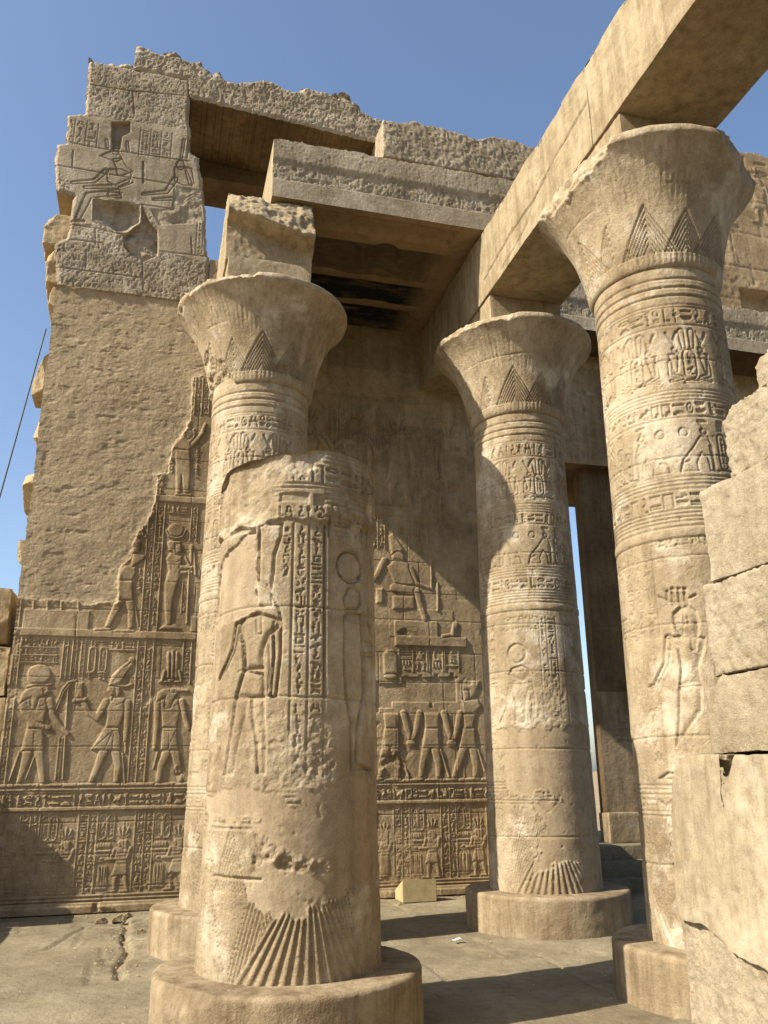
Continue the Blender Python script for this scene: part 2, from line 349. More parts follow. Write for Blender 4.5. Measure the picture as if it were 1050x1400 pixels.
def text_fill(F, a0, a1, b0, b1, hgt, raised, rg):
    """fills a box with signs, reading down if it is taller than wide"""
    w_, h_ = a1-a0, b1-b0
    if h_ >= w_:
        pos = b1; lim = b0; cw = w_
        while pos-lim > cw*.22:
            sg, sw, sh = SIGNS[rg.integers(len(SIGNS))]
            hh = min(cw*max(.3, sh*rg.uniform(.75, .95)), pos-lim)
            if sw < .6 and rg.random() < .8:
                sg2, w2, _ = SIGNS[[5, 7, 9, 10, 11, 14, 17][rg.integers(7)]]
                stamp(F, sg, a0+.04*cw, a0+.47*cw, pos-hh, pos, hgt, raised); stamp(F, sg2, a0+.53*cw, a1-.04*cw, pos-hh, pos, hgt, raised)
            else:
                ww = cw*min(1, max(sw, .7)); c = (a0+a1)/2
                stamp(F, sg, c-ww/2, c+ww/2, pos-hh, pos, hgt, raised)
            pos -= hh+cw*.07
    else:
        pos = a0; ch = h_
        while a1-pos > ch*.25:
            sg, sw, sh = SIGNS[rg.integers(len(SIGNS))]
            ww = min(ch*max(.35, sw*rg.uniform(.7, .95)), a1-pos)
            if sh < .6:
                sg2, w2, _ = SIGNS[[4, 5, 6, 12, 22, 23][rg.integers(6)]]
                stamp(F, sg, pos, pos+ww, b0+.52*ch, b1, hgt, raised); stamp(F, sg2, pos, pos+ww, b0, b0+.44*ch, hgt, raised)
            else: stamp(F, sg, pos, pos+ww, b0, b1, hgt, raised)
            pos += ww+ch*.08
def text_cols(F, edges, b0, b1, hgt, raised, rg, lw=.022, lh=None):
    """columns of signs between ruled lines at the given edges"""
    for e in edges:
        if raised: F.up(F.line([(e, b0), (e, b1)], lw), lh or hgt, lw*.4)
        else: F.add(F.line([(e, b0), (e, b1)], lw*.6), -(lh or hgt)*.8)
    for a, b in zip(edges[:-1], edges[1:]):
        g = (b-a)*.5-lw*.5
        if b-a < .4: text_fill(F, a+lw*1.0, b-lw*1.0, b0+.02, b1-.02, hgt*.85, raised, rg)
def cartouche(F, a0, a1, b0, b1, hgt, raised, rg, lw=.02):
    r = (a1-a0)/2
    n = 10; pts = [(a0+r+r*math.cos(t), b1-r+r*math.sin(t)) for t in np.linspace(0, math.pi, n)]
    pts += [(a0+r+r*math.cos(t), b0+r+r*math.sin(t)) for t in np.linspace(math.pi, 2*math.pi, n)]; pts.append(pts[0])
    if raised: F.up(F.line(pts, lw), hgt, lw*.4)
    else: F.add(F.line(pts, lw*.8), -hgt)
    F_ = [(a0-.01, b0-.01), (a1+.01, b0-.01)]
    if raised: F.up(F.line(F_, lw), hgt, lw*.4)
    else: F.add(F.line(F_, lw*.8), -hgt)
    text_fill(F, a0+lw*1.4, a1-lw*1.4, b0+r*.7, b1-r*.7, hgt*.8, raised, rg)
def pecked(F, amp, seed, cell=.035, an=1.6):
    """chisel-dressed surface: short ridges"""
    c = cell/F.res
    n = fbm2(F.shape, c*an, c, seed, 3, gain=.6)
    n2 = fbm2(F.shape, c*6, c*6, seed+5, 3)
    return amp*(np.abs(n)*-1.5+.3+.6*n)+amp*.9*n2

# ------------------------------------------------------------------ panel: a wall face with a ragged outline and thickness
def panel(names, F, Y, Yback, keep, mats, parent, region=None, side_mat=None, bottom=True):
    """keep: bool per cell (nv-1,nu-1); region: int per cell -> one part object per region"""
    U, V = np.meshgrid(F.u, F.v)
    P = np.stack([U, Y-F.h, V], -1).reshape(-1, 3)
    q = grid_quads(F.nv, F.nu); out = []
    if region is None: region = np.zeros(keep.shape, int)
    for r in range(len(names)):
        k = keep & (region == r); qq = q[k]
        if not len(qq): continue
        # closed sides where the stone ends
        kp = np.pad(keep, 1); S = []
        for di, dj, a, b in ((0, -1, 3, 0), (0, 1, 1, 2), (-1, 0, 0, 1), (1, 0, 2, 3)):
            if di == -1 and not bottom: continue
            nb = kp[1+di:kp.shape[0]-1+di, 1+dj:kp.shape[1]-1+dj]
            e = q[k & ~nb]; S.append(np.stack([e[:, a], e[:, b]], -1))
        S = np.concatenate(S)
        used, inv = np.unique(qq.ravel(), return_inverse=True)
        V1 = P[used]; q1 = inv.reshape(-1, 4); V2 = np.zeros((0, 3)); q2 = np.zeros((0, 4), int)
        if len(S):
            A = P[S[:, 0]]; B = P[S[:, 1]]; A2 = A.copy(); B2 = B.copy()
            nz = fbm3(np.concatenate([A, B]), .5, 3, 3)*.1
            nd = 5; rows = []
            for t in np.linspace(0, 1, nd):
                a = A.copy(); b = B.copy(); a[:, 1] += t*(Yback-A[:, 1]); b[:, 1] += t*(Yback-B[:, 1])
                rows.append((a, b))
            base = len(V1); vv = []; qs = []
            for (a, b), (c, d) in zip(rows[:-1], rows[1:]):
                n = len(a); vv.append(np.concatenate([a, b, d, c])); o = base+sum(len(x) for x in vv[:-1]); i = np.arange(n)
                qs.append(np.stack([o+n+i, o+i, o+3*n+i, o+2*n+i], -1))
            V2 = np.concatenate(vv); q2 = np.concatenate(qs)
        mi = np.zeros(len(q1)+len(q2), int); ms = [mats[r]]
        if side_mat: ms.append(side_mat); mi[len(q1):] = 1
        out.append(mesh_obj(names[r], np.concatenate([V1, V2]), np.concatenate([q1, q2]), ms, parent, True, mi, flat_from=len(q1)))
    return out

# ------------------------------------------------------------------ rough blocks
def block(name, x0, x1, y0, y1, z0, z1, mat, parent=None, res=.04, amp=.012, rnd=.02, cuts=(), seed=0, peck=.0, fn=None, peck_scale=.05, maxn=160, peck_tall=1.5):
    lo = np.array([x0, y0, z0]); hi = np.array([x1, y1, z1]); Vs = []; Qs = []; o = 0
    dims = hi-lo
    nn = [int(np.clip(d/res, 2, maxn))+1 for d in dims]
    for ax in range(3):
        b, c = (ax+1) % 3, (ax+2) % 3
        for side in (0, 1):
            B, Cc = np.meshgrid(np.linspace(0, 1, nn[b]), np.linspace(0, 1, nn[c]))
            P = np.zeros(B.shape+(3,)); P[..., ax] = side; P[..., b] = B; P[..., c] = Cc
            P = lo+P*dims
            q = grid_quads(nn[c], nn[b]).reshape(-1, 4)
            if side == 0: q = q[:, ::-1]
            Vs.append(P.reshape(-1, 3)); Qs.append(q+o); o += P.shape[0]*P.shape[1]
    V = np.concatenate(Vs); Q = np.concatenate(Qs)
    inn_lo = lo+rnd; inn_hi = hi-rnd
    cl = np.clip(V, np.minimum(inn_lo, (lo+hi)/2), np.maximum(inn_hi, (lo+hi)/2)); d = V-cl; L = np.linalg.norm(d, axis=1, keepdims=True)+1e-9
    V = cl+d/L*rnd*(1 if rnd else 0) if rnd > 0 else V
    for (n_, d_, am) in cuts:
        n_ = np.array(n_, float); n_ /= np.linalg.norm(n_)
        s = V@n_-d_; k = s > 0
        if k.any(): V[k] = V[k]-n_*(s[k, None])+n_*(am*fbm3(V[k], .22, seed+9, 5, .55))[:, None]
    if fn: V = fn(V)
    nrm = d/L
    if amp: V = V+nrm*(amp*2*fbm3(V, .35, seed, 5, .55))[:, None]
    if peck: V = V+nrm*(peck*(.4-2.2*np.abs(noise3(V/np.array([peck_scale, peck_scale, peck_scale*peck_tall]), seed+40))+.8*noise3(V/(peck_scale*.5), seed+41)))[:, None]
    return mesh_obj(name, V, Q, mat, parent, True)

# ------------------------------------------------------------------ carved figures
PXM = 12.9/FPX                       # metres per photo pixel on the wall
def fig(F, zm, s, parts, hgt, raised=True, rim=.05, sc=None):
    for k, pt in enumerate(parts):
        hh = hgt*(1+.06*(k % 3))
        if pt[0] == 'p': sh = F.poly(zm(pt[1]))
        elif pt[0] == 'l':
            wd = pt[2]/s*(sc or PXM); w2 = (pt[3] if len(pt) > 3 else pt[2])/s*(sc or PXM); sh = F.line(zm(pt[1]), wd, w2)
        else:
            (cu, cv), (du, dv) = zm([(pt[1], pt[2]), (pt[1]+pt[3], pt[2]-pt[4])])
            sh = F.ell(cu, cv, abs(du-cu), abs(dv-cv))
        if raised: F.up(sh, hh, rim, 0., hgt*.5)
        else: F.sunk(sh, hgt, rim)
def person_relief(F, x, z0, h, d, hgt, crown=True, arms='carry', raised=True, rim=.03, long=False):
    """standing carved figure, feet at (x, z0), height h to the top of the head, facing d"""
    def T(p): return [(x+d*a*h, z0+b*h) for a, b in p]
    if long: parts = [('p', [(-.1, .55), (.1, .55), (.11, .04), (-.11, .04)])]
    else: parts = [('l', [(-.05, .45), (-.1, .22), (-.14, .03)], .1, .055), ('l', [(.05, .45), (.1, .22), (.1, .03)], .1, .055),
                   ('p', [(-.11, .54), (.1, .54), (.17, .30), (-.13, .30)])]
    parts += [('l', [(-.16, .015), (-.02, .015)], .035), ('l', [(.08, .015), (.24, .015)], .035),
              ('p', [(-.17, .82), (.16, .82), (.1, .52), (-.1, .52)]), ('p', [(-.03, .84), (.05, .835), (.075, .86), (.07, .875), (.105, .89), (.075, .93), (.07, .97), (.0, .99), (-.04, .95)]), ('p', [(-.09, .97), (.0, 1.0), (.07, .975), (.03, .94), (.01, .80), (-.10, .79)])]
    if arms == 'carry': parts += [('l', [(.15, .78), (.2, .62), (.40, .62)], .065, .05), ('l', [(-.16, .8), (-.1, .62), (.3, .60)], .07, .05)]
    elif arms == 'raise': parts += [('l', [(.15, .8), (.27, .68), (.38, .86)], .065, .05), ('l', [(-.16, .8), (-.2, .6), (-.18, .42)], .07, .05)]
    else: parts += [('l', [(.15, .8), (.2, .62), (.3, .5)], .065, .05), ('l', [(-.16, .8), (-.2, .6), (-.18, .42)], .07, .05)]
    if crown: parts += [('l', [(-.07, 1.0), (.07, 1.0)], .03), ('l', [(.0, 1.0), (.0, 1.2)], .03, .05), ('l', [(-.03, 1.0), (-.09, 1.17)], .02, .04), ('l', [(.03, 1.0), (.09, 1.17)], .02, .04), ('l', [(-.06, 1.02), (-.12, 1.06)], .02), ('l', [(.06, 1.02), (.12, 1.06)], .02)]
    for p in parts:
        if p[0] == 'p': sh = F.poly(T(p[1]))
        elif p[0] == 'l': sh = F.line(T(p[1]), p[2]*h, (p[3] if len(p) > 3 else p[2])*h)
        else:
            (cu, cv), = T([p[1]]); sh = F.ell(cu, cv, p[2]*h, p[3]*h)
        (F.up(sh, hgt, rim, 0., hgt*.45) if raised else F.sunk(sh, hgt, rim))

# ------------------------------------------------------------------ ground
def make_ground():
    o = mesh_obj('ground', [(-3000, -3000, -.06), (3000, -3000, -.06), (3000, 3000, -.06), (-3000, 3000, -.06)], [(0, 1, 2, 3)], M_SAND, None, False)
    o['kind'] = 'structure'
    F = Field(-9, 13, -6, 14, .03)
    h = .02*fbm2(F.shape, 60, 60, 11, 3)+.007*fbm2(F.shape, 9, 9, 12, 3)
    rg = np.random.default_rng(5)
    F.h = h
    def joint(pts, wd=.03, dep=.02):
        P = [pts[0]]
        for a, b in zip(pts[:-1], pts[1:]):
            n = max(2, int(math.hypot(b[0]-a[0], b[1]-a[1])/.16))
            for k in range(1, n+1): P.append((a[0]+(b[0]-a[0])*k/n+rg.uniform(-.012, .012), a[1]+(b[1]-a[1])*k/n+rg.uniform(-.012, .012)))
        F.add(F.line(P, wd*rg.uniform(.7, 1.2)), -dep)
    rows = [-5.5, -4.2, -2.9, -1.5, -.2, 1.1, 2.4, 3.7, 5.0, 6.05, 7.2, 8.45, 9.35, 10.25, 11.35, 12.35]
    for y in rows: joint([(-9, y+.2), (-3, y+.02), (2, y-.03), (6, y+.03), (13, y-.2)], .028, .016)
    for a, b in zip(rows[:-1], rows[1:]):
        x = -9+rg.uniform(0, 1.5)
        while x < 13:
            joint([(x, a), (x+rg.uniform(-.12, .12), b)], .03, .016)
            F.add(F.rect(x, x+1.8, a, b), rg.uniform(-.008, .008)); x += rg.uniform(1.1, 2.3)
    # worn crack and broken patch left of the rear column
    for pts, wd, dp in [([(-.16, 12.2), (-.1, 11.4), (-.12, 10.6), (-.05, 9.9), (-.14, 9.2), (-.12, 8.6)], .09, .05), ([(-.5, 11.5), (-.1, 11.3), (.3, 11.45)], .07, .04),
                        ([(-.1, 11.0), (.35, 11.1)], .06, .04), ([(-.2, 10.7), (.2, 10.5), (.45, 10.6)], .05, .035), ([(-.9, 10.2), (-.75, 10.9), (-.6, 11.6)], .05, .03), ([(-.5, 11.9), (-.15, 11.75), (.1, 11.9)], .1, .05)]:
        joint(pts, wd, dp)
    wn = F.win(-.55, .45, 9.0, 12.2); F.h[wn] += .03*fbm2(F.h[wn].shape, 6, 6, 31, 3)*np.hanning(F.h[wn].shape[1])[None, :]
    U, V = np.meshgrid(F.u, F.v)
    o = mesh_obj('pavement', np.stack([U, V, F.h-.008], -1).reshape(-1, 3), grid_quads(F.nv, F.nu).reshape(-1, 4), M_FLOOR)
    o['kind'] = 'structure'
make_ground()

# ------------------------------------------------------------------ the carved wall
YW = 12.54
def make_wall():
    t = thing('temple_wall', 'tall carved sandstone wall with a broad plain plaster repair and rows of raised figures', 'wall', (2, YW, 0))
    rg = np.random.default_rng(21)
    F = Field(-1.96, 5.3, 0, 9.2, .0095)
    Z4, Z3, Z0 = zoomer(0, 800, 2.8, YW), zoomer(130, 660, 5.833, YW), zoomer(0, 400, 2.8, YW)
    Z8, Z7 = zoomer(480, 800, 2.8, YW), zoomer(480, 400, 2.917, YW)
    X = lambda x, y: on_wall(x, y, YW)[0]
    Zy = lambda y, x=130: on_wall(x, y, YW)[1]
    RH = .032
    bands = dict(b1=(Zy(872), Zy(861)), r1=(Zy(688, 250), Zy(679, 250)))
    # long horizontal mouldings
    def ledge(z0, z1, h, a=-2, b=6): F.up(F.rect(a, b, z0, z1), h, .012)
    zA0, zA1 = Zy(1072), Zy(874); zD0, zD1 = Zy(1222), Zy(1110)
    XR = 1.35                                            # the left half of the wall, the right half is hidden or lost
    ledge(*bands['b1'], .035, -2, XR); ledge(*bands['r1'], .035, -2, XR)
    ledge(Zy(1075.5), Zy(1070.5), .028); ledge(Zy(1081), Zy(1077.5), .022)
    ledge(Zy(1108.5), Zy(1102.5), .035); text_fill(F, -1.95, 5.85, Zy(1101), Zy(1085), .026, True, rg)
    ledge(Zy(1083.5), Zy(1082), .016); ledge(Zy(1226), Zy(1223), .02); ledge(Zy(1231), Zy(1228), .03); ledge(0, Zy(1237), .09); ledge(0, Zy(1233), .05)
    # ---- bottom register: offering bearers, each behind two columns of signs, a pair of cartouches and a stack of plants
    x0 = X(103, 1150); per = X(181, 1150)-x0
    for k in range(-2, 9):
        a = x0+k*per; hh = zD1-zD0
        if 1.1 < a < 1.9 or a > 5.2: continue
        text_cols(F, [a+.03*per, a+.2*per, a+.36*per], zD0+.02, zD1-.01, .016, True, rg, .016)
        for q in (.40, .545): cartouche(F, a+q*per, a+(q+.12)*per, zD0+.66*hh, zD1-.04*hh, .014, True, rg, .013)
        for q in range(9):
            xx = a+(.37+.028*q)*per
            F.up(F.line([(xx, zD0+.05*hh), (xx+rg.uniform(-.02, .02), zD0+.32*hh)], .013), .014, .006); F.up(F.line([(xx, zD0+.38*hh), (xx, zD0+.5*hh)], .014), .014, .006)
        F.up(F.line([(a+.36*per, zD0+.51*hh), (a+.62*per, zD0+.51*hh)], .025), .02, .01)
        for q in range(5): F.up(F.ell(a+(.4+.05*q)*per, zD0+.58*hh, .02, .035), .016, .012)
        if k == 5: person_relief(F, a+.83*per, zD0+.01, .62*hh, -1, .02, True, 'carry', long=True)
        else: person_relief(F, a+.83*per, zD0+.01, .66*hh, -1, .02, True, 'carry')
    # ---- register of the large offering scene, left
    zt, zb = zA1, zA0
    xl = [X(8, 980), X(17.5, 980)]
    text_cols(F, [xl[0]-.0, xl[1]], zb, zt, .02, True, rg)
    for k, (ya, yb) in enumerate([(205, 236), (240, 266), (270, 294)]):
        (a, b), (c, d) = Z4([(76, yb), (222, ya)]); text_fill(F, a, c, b+.02, d-.012, .018, True, rg); F.up(F.line([(a, b), (c, b)], .018), .02, .008)
    for q in [(232, 264), (268, 298), (302, 330)]:
        (a, b), (c, d) = Z4([(q[0], 358), (q[1], 210)]); text_cols(F, [a, c], b, d, .02, True, rg, .016)
    for q in [(336, 370), (378, 412)]:
        (a, b), (c, d) = Z4([(q[0], 332), (q[1], 238)]); cartouche(F, a, c, b, d, .02, True, rg, .02); text_fill(F, a, c, d+.02, d+.1, .018, True, rg); text_fill(F, a, c, b-.11, b-.02, .018, True, rg)
    (a, b), (c, d) = Z4([(420, 242), (522, 216)]); text_fill(F, a, c, b, d, .018, True, rg); F.up(F.line([(a, b-.02), (c, b-.02)], .015), .02, .008)
    xs = [X(x, 980) for x in (181.5, 192, 203.5)]; text_cols(F, xs, zb, zt, .02, True, rg, .02)
    xs = [X(252, 870), X(263, 870)]; text_cols(F, xs, zt-.6, zt, .02, True, rg)
    (a, b), (c, d) = Z4([(212, 745), (241, 585)]); text_cols(F, [a, c], b, d, .018, True, rg, .015)
    fig(F, Z4, 2.8, [('l', [(75, 640), (35, 750)], 6), ('l', [(135, 650), (100, 740)], 6), ('l', [(262, 388), (240, 742)], 6), ('l', [(205, 485), (240, 400), (262, 372), (292, 364)], 6), ('l', [(215, 480), (246, 405), (270, 378)], 5),
        ('e', 150, 343, 50, 38), ('l', [(105, 640), (90, 700), (72, 758)], 30, 15), ('l', [(60, 766), (130, 766)], 8), ('l', [(148, 635), (157, 690), (165, 758)], 30, 16), ('l', [(158, 766), (232, 766)], 8),
        ('p', [(103, 545), (160, 545), (172, 600), (166, 633), (82, 633), (95, 580)]), ('p', [(75, 440), (95, 431), (190, 431), (200, 445), (178, 480), (165, 545), (105, 550), (104, 520), (98, 480)]),
        ('l', [(86, 445), (96, 490), (130, 535), (186, 547)], 24, 18), ('l', [(191, 442), (202, 500), (235, 548), (257, 570)], 22, 17),
        ('p', [(72, 455), (85, 415), (112, 388), (186, 383), (191, 392), (178, 402), (189, 410), (176, 424), (150, 430), (135, 475), (118, 475), (120, 430), (95, 440)]), ('l', [(104, 390), (128, 382), (196, 381)], 7), ('p', [(168, 396), (184, 393), (190, 403), (197, 410), (186, 414), (172, 418)])], RH)
    F.add(F.ell(*Z4([(176, 402)])[0], .012, .009), -.012)
    for L in ([(100, 452), (140, 470), (182, 452)], [(104, 548), (162, 548)], [(100, 560), (164, 560)], [(132, 560), (128, 628)], [(190, 476), (204, 472)], [(86, 482), (104, 476)]): F.add(F.line(Z4(L), .011), -.009)
    fig(F, Z4, 2.8, [('l', [(468, 645), (478, 755)], 6), ('l', [(398, 632), (376, 690), (350, 752)], 30, 17), ('l', [(303, 764), (362, 762)], 9), ('l', [(442, 630), (452, 690), (446, 752)], 30, 17), ('l', [(396, 766), (455, 764)], 9),
        ('p', [(402, 542), (455, 542), (463, 580), (461, 633), (347, 630), (380, 580)]), ('p', [(396, 440), (430, 428), (475, 430), (499, 445), (480, 490), (455, 545), (404, 545), (412, 495)]),
        ('l', [(405, 448), (372, 508), (342, 488), (316, 446)], 24, 17), ('l', [(286, 442), (326, 438)], 15), ('p', [(290, 372), (318, 372), (318, 432), (290, 432)]), ('l', [(489, 450), (486, 520), (480, 606)], 22, 15), ('l', [(480, 606), (480, 640)], 7),
        ('p', [(417, 382), (456, 384), (464, 410), (452, 428), (425, 430), (414, 405)]), ('p', [(417, 384), (430, 345), (468, 310), (497, 290), (516, 285), (516, 300), (490, 328), (466, 368), (456, 386)]), ('e', 505, 288, 12, 11), ('l', [(452, 384), (480, 388), (506, 380)], 7), ('p', [(419, 388), (440, 388), (442, 425), (424, 426), (417, 412), (409, 404)]), ('p', [(424, 426), (432, 426), (428, 442), (420, 440)])], RH)
    F.add(F.ell(*Z4([(428, 398)])[0], .012, .008), -.012)
    for L in ([(412, 446), (440, 462), (478, 446)], [(402, 546), (456, 546)], [(400, 556), (458, 558)], [(430, 560), (360, 622)], [(432, 560), (400, 630)], [(436, 560), (430, 630)], [(384, 486), (398, 476)], [(486, 478), (502, 478)]): F.add(F.line(Z4(L), .011), -.009)
    for q in range(4): F.add(F.line(Z4([(430+q*9, 372-q*4), (470+q*7, 318-q*2), (500, 296)]), .012), -.008)
    fig(F, Z4, 2.8, [('l', [(603, 640), (588, 700)], 6), ('l', [(642, 632), (616, 690), (606, 754)], 30, 16), ('l', [(596, 765), (645, 763)], 9), ('l', [(668, 632), (682, 690), (690, 752)], 30, 16), ('l', [(676, 764), (716, 762)], 9),
        ('p', [(622, 542), (676, 542), (684, 631), (614, 631)]), ('p', [(592, 437), (705, 437), (690, 480), (677, 545), (620, 545), (618, 490)]), ('l', [(603, 450), (600, 540), (592, 622)], 20, 15), ('l', [(696, 445), (712, 520), (724, 548)], 20, 15),
        ('p', [(594, 450), (605, 410), (630, 396), (668, 396), (690, 402), (672, 425), (650, 470), (632, 470), (635, 425)]), ('l', [(660, 402), (718, 404)], 15, 9), ('l', [(612, 370), (700, 370)], 7), ('e', 655, 358, 14, 12),
        ('l', [(646, 350), (646, 260)], 15, 11), ('l', [(662, 350), (662, 254)], 15, 11), ('l', [(676, 350), (677, 260)], 13, 10), ('l', [(620, 365), (630, 330)], 8, 12), ('l', [(694, 365), (686, 330)], 8, 12)], RH)
    F.add(F.ell(*Z4([(668, 404)])[0], .011, .008), -.012)
    for L in ([(618, 452), (650, 470), (690, 452)], [(620, 546), (678, 546)], [(618, 558), (680, 558)], [(648, 558), (646, 626)], [(672, 560), (640, 628)]): F.add(F.line(Z4(L), .011), -.009)
    # ---- upper register: king with lifted arms, wrapped god with disc
    xs = [X(x, 780) for x in (198, 208.5, 220)]; zt2, zb2 = bands['r1'][0]-.01, bands['b1'][1]+.01
    text_cols(F, xs, zb2, zt2, .02, True, rg, .02)
    (a, b), (c, d) = Z3([(575, 240), (745, 190)]); text_fill(F, a, c, b+.02, d, .018, True, rg); F.up(F.line([(a, b), (c, b)], .015), .02, .008)
    (a, b), (c, d) = Z3([(757, 460), (822, 190)]); text_cols(F, [a, c], b, d, .02, True, rg, .016)
    (a, b), (c, d) = Z3([(686, 1040), (742, 780)]); text_cols(F, [a, c], b, d, .018, True, rg, .014)
    (a, b), (c, d) = Z3([(325, 890), (380, 680)]); text_fill(F, a, c, b, d, .018, True, rg)
    fig(F, Z3, 5.833, [('l', [(310, 940), (345, 1140)], 12), ('l', [(205, 930), (145, 1050), (100, 1145)], 62, 34), ('l', [(0, 1172), (120, 1168)], 18), ('l', [(275, 935), (290, 1040), (285, 1145)], 60, 34), ('l', [(160, 1182), (310, 1182)], 18),
        ('p', [(188, 775), (300, 775), (306, 935), (172, 935)]), ('p', [(188, 710), (250, 660), (325, 670), (325, 720), (300, 778), (192, 778)]), ('p', [(285, 660), (310, 560), (398, 580), (392, 612), (300, 672)]), ('p', [(300, 450), (330, 440), (372, 470), (352, 560), (300, 562)]),
        ('l', [(345, 420), (405, 425)], 30), ('l', [(370, 350), (385, 420)], 24, 12)], RH, rim=.04)
    fig(F, Z3, 5.833, [('e', 645, 388, 72, 56), ('l', [(568, 380), (590, 430), (645, 446), (700, 430), (722, 380)], 14), ('p', [(500, 1172), (560, 1130), (640, 1128), (690, 1172)]),
        ('p', [(568, 605), (600, 560), (690, 590), (692, 700), (645, 850), (618, 950), (606, 1135), (564, 1135), (556, 950), (556, 800), (590, 700)]), ('l', [(690, 675), (770, 680)], 32), ('l', [(690, 718), (765, 715)], 28), ('l', [(770, 510), (765, 640)], 30, 18), ('l', [(750, 700), (732, 1120)], 14),
        ('l', [(790, 560), (800, 730)], 12, 22), ('l', [(720, 590), (755, 660)], 10), ('p', [(578, 475), (600, 463), (680, 470), (694, 500), (684, 555), (660, 572), (632, 575), (612, 545), (590, 545)]), ('p', [(640, 492), (682, 490), (690, 515), (698, 530), (686, 555), (655, 566), (642, 540)])], RH, rim=.04)
    for L in ([(570, 655), (690, 655)], [(575, 625), (640, 640), (690, 620)]): F.add(F.line(Z3(L), .011), -.009)
    (a, b), (c, d) = Z3([(760, 1190), (880, 1070)]); F.up(F.rect(a, c, b, d), .02, .01)
    fig(F, Z3, 5.833, [('l', [(900, 540), (840, 590), (825, 650), (835, 740)], 20), ('e', 880, 640, 50, 80)], .02)
    # low altar and jars left of the king
    (a, b), (c, d) = Z4([(85, 165), (345, 100)]); F.up(F.rect(a, c, b, d), .022, .01)
    text_cols(F, [Z4([(45, 100)])[0][0], Z4([(78, 100)])[0][0]], Z4([(0, 165)])[0][1], Z4([(0, 55)])[0][1], .02, True, rg)
    for q in (128, 182, 235, 300): F.up(F.line(Z4([(q, 98), (q+1, 66)]), .03), .018, .01)
    F.add(F.line(Z4([(290, 240), (290, 100)]), .01), -.01)
    # ---- topmost scraps of carving beside the plaster
    fig(F, Z0, 2.8, [('p', [(672, 600), (728, 600), (730, 690), (722, 772), (702, 772), (696, 700), (690, 772), (674, 772)]), ('p', [(655, 595), (690, 560), (745, 520), (752, 585), (720, 605)]), ('l', [(738, 582), (774, 540), (786, 505)], 18, 12), ('e', 718, 540, 22, 20), ('l', [(672, 774), (735, 774)], 7)], RH, rim=.04)
    for q in [(600, 775, 642, 697), (652, 690, 668, 640), (745, 715, 765, 590)]:
        (a, b), (c, d) = Z0([(q[0], q[1]), (q[2], q[3])]); text_fill(F, a, c, b, d, .02, True, rg)
    (a, b), (c, d) = Z0([(743, 466), (806, 330)]); text_cols(F, [a, (a+c)/2, c], b, d, .02, True, rg, .018)
    # ---- right of the broken column: three trunks of figures, seated god, headless and crowned
    pt = F.poly(Z8([(90, 372), (150, 352), (260, 345), (410, 335), (425, 365), (424, 487), (90, 487)])); F.put(pt, -.028)
    for dx in (0, 155):
        pts = lambda L: [(a+dx, b) for a, b in L]
        fig(F, Z8, 2.8, [('l', pts([(185, 625), (220, 735)]), 7), ('l', pts([(132, 620), (118, 690), (112, 738)]), 30, 17), ('l', pts([(165, 622), (180, 690), (178, 735)]), 30, 17), ('l', pts([(128, 746), (190, 742)]), 9), ('l', pts([(75, 746), (120, 742)]), 9),
            ('p', pts([(128, 545), (180, 545), (183, 625), (117, 622)])), ('p', pts([(124, 489), (182, 489), (178, 547), (130, 547)])), ('l', pts([(200, 490), (215, 550), (234, 603)]), 24, 18), ('l', pts([(262, 490), (248, 560), (230, 605)]), 24, 18), ('e', 230+dx, 607, 17, 14)], RH)
    fig(F, Z8, 2.8, [('l', [(485, 630), (512, 712)], 7), ('l', [(432, 620), (408, 690), (392, 738)], 30, 17), ('l', [(465, 622), (478, 690), (475, 735)], 30, 17), ('l', [(365, 746), (405, 742)], 9), ('l', [(440, 744), (490, 740)], 9),
        ('p', [(430, 545), (472, 545), (480, 623), (414, 622)]), ('p', [(428, 490), (476, 490), (466, 547), (434, 547)]), ('p', [(424, 440), (485, 438), (498, 465), (470, 492), (428, 492)]), ('p', [(426, 400), (452, 400), (456, 436), (432, 442)]), ('p', [(426, 402), (430, 366), (492, 368), (474, 425), (452, 436), (452, 402)])], RH)
    F.up(F.rect(X(629, 930), X(631, 930), zA0, Z8([(0, 370)])[0][1]), .01, .01)
    # blank blocks and ledge above
    (a, b), (c, d) = Z8([(168, 232), (440, 202)]); F.up(F.rect(a, c, b, d), .045, .015)
    (a, b), (c, d) = Z8([(165, 196), (330, 140)]); F.up(F.rect(a, c, b, d), .025, .012)
    fig(F, Z8, 2.8, [('p', [(122, 262), (140, 247), (162, 248), (176, 270), (178, 340), (126, 345)]), ('e', 152, 350, 26, 9), ('l', [(350, 196), (400, 188)], 14), ('l', [(400, 150), (388, 190)], 24, 18)], RH)
    for q in (185, 240, 300, 360):
        (a, b), (c, d) = Z8([(q, 330), (q+50, 248)]); text_cols(F, [a, c], b, d, .018, True, rg, .014)
    fig(F, Z7, 2.917, [('l', [(95, 1142), (125, 1082), (134, 1068)], 22, 26), ('p', [(150, 968), (166, 961), (206, 1020), (192, 1062), (160, 1042)]), ('e', 188, 1058, 24, 22), ('p', [(143, 1092), (178, 1064), (226, 1080), (252, 1140), (252, 1166), (180, 1172)]), ('l', [(172, 1178), (262, 1192)], 36),
        ('l', [(262, 1192), (276, 1250), (294, 1304)], 28, 20), ('l', [(238, 1098), (262, 1160), (322, 1182)], 18, 13), ('p', [(165, 1210), (250, 1210), (252, 1262), (165, 1262)]), ('p', [(100, 1180), (128, 1180), (128, 1240), (100, 1240)]), ('l', [(345, 1160), (345, 1270)], 8), ('l', [(318, 1060), (320, 1180)], 6)], RH)
    (a, b), (c, d) = Z7([(78, 1020), (133, 890)]); text_cols(F, [a, (a+c)/2, c], b, d, .02, True, rg, .016)
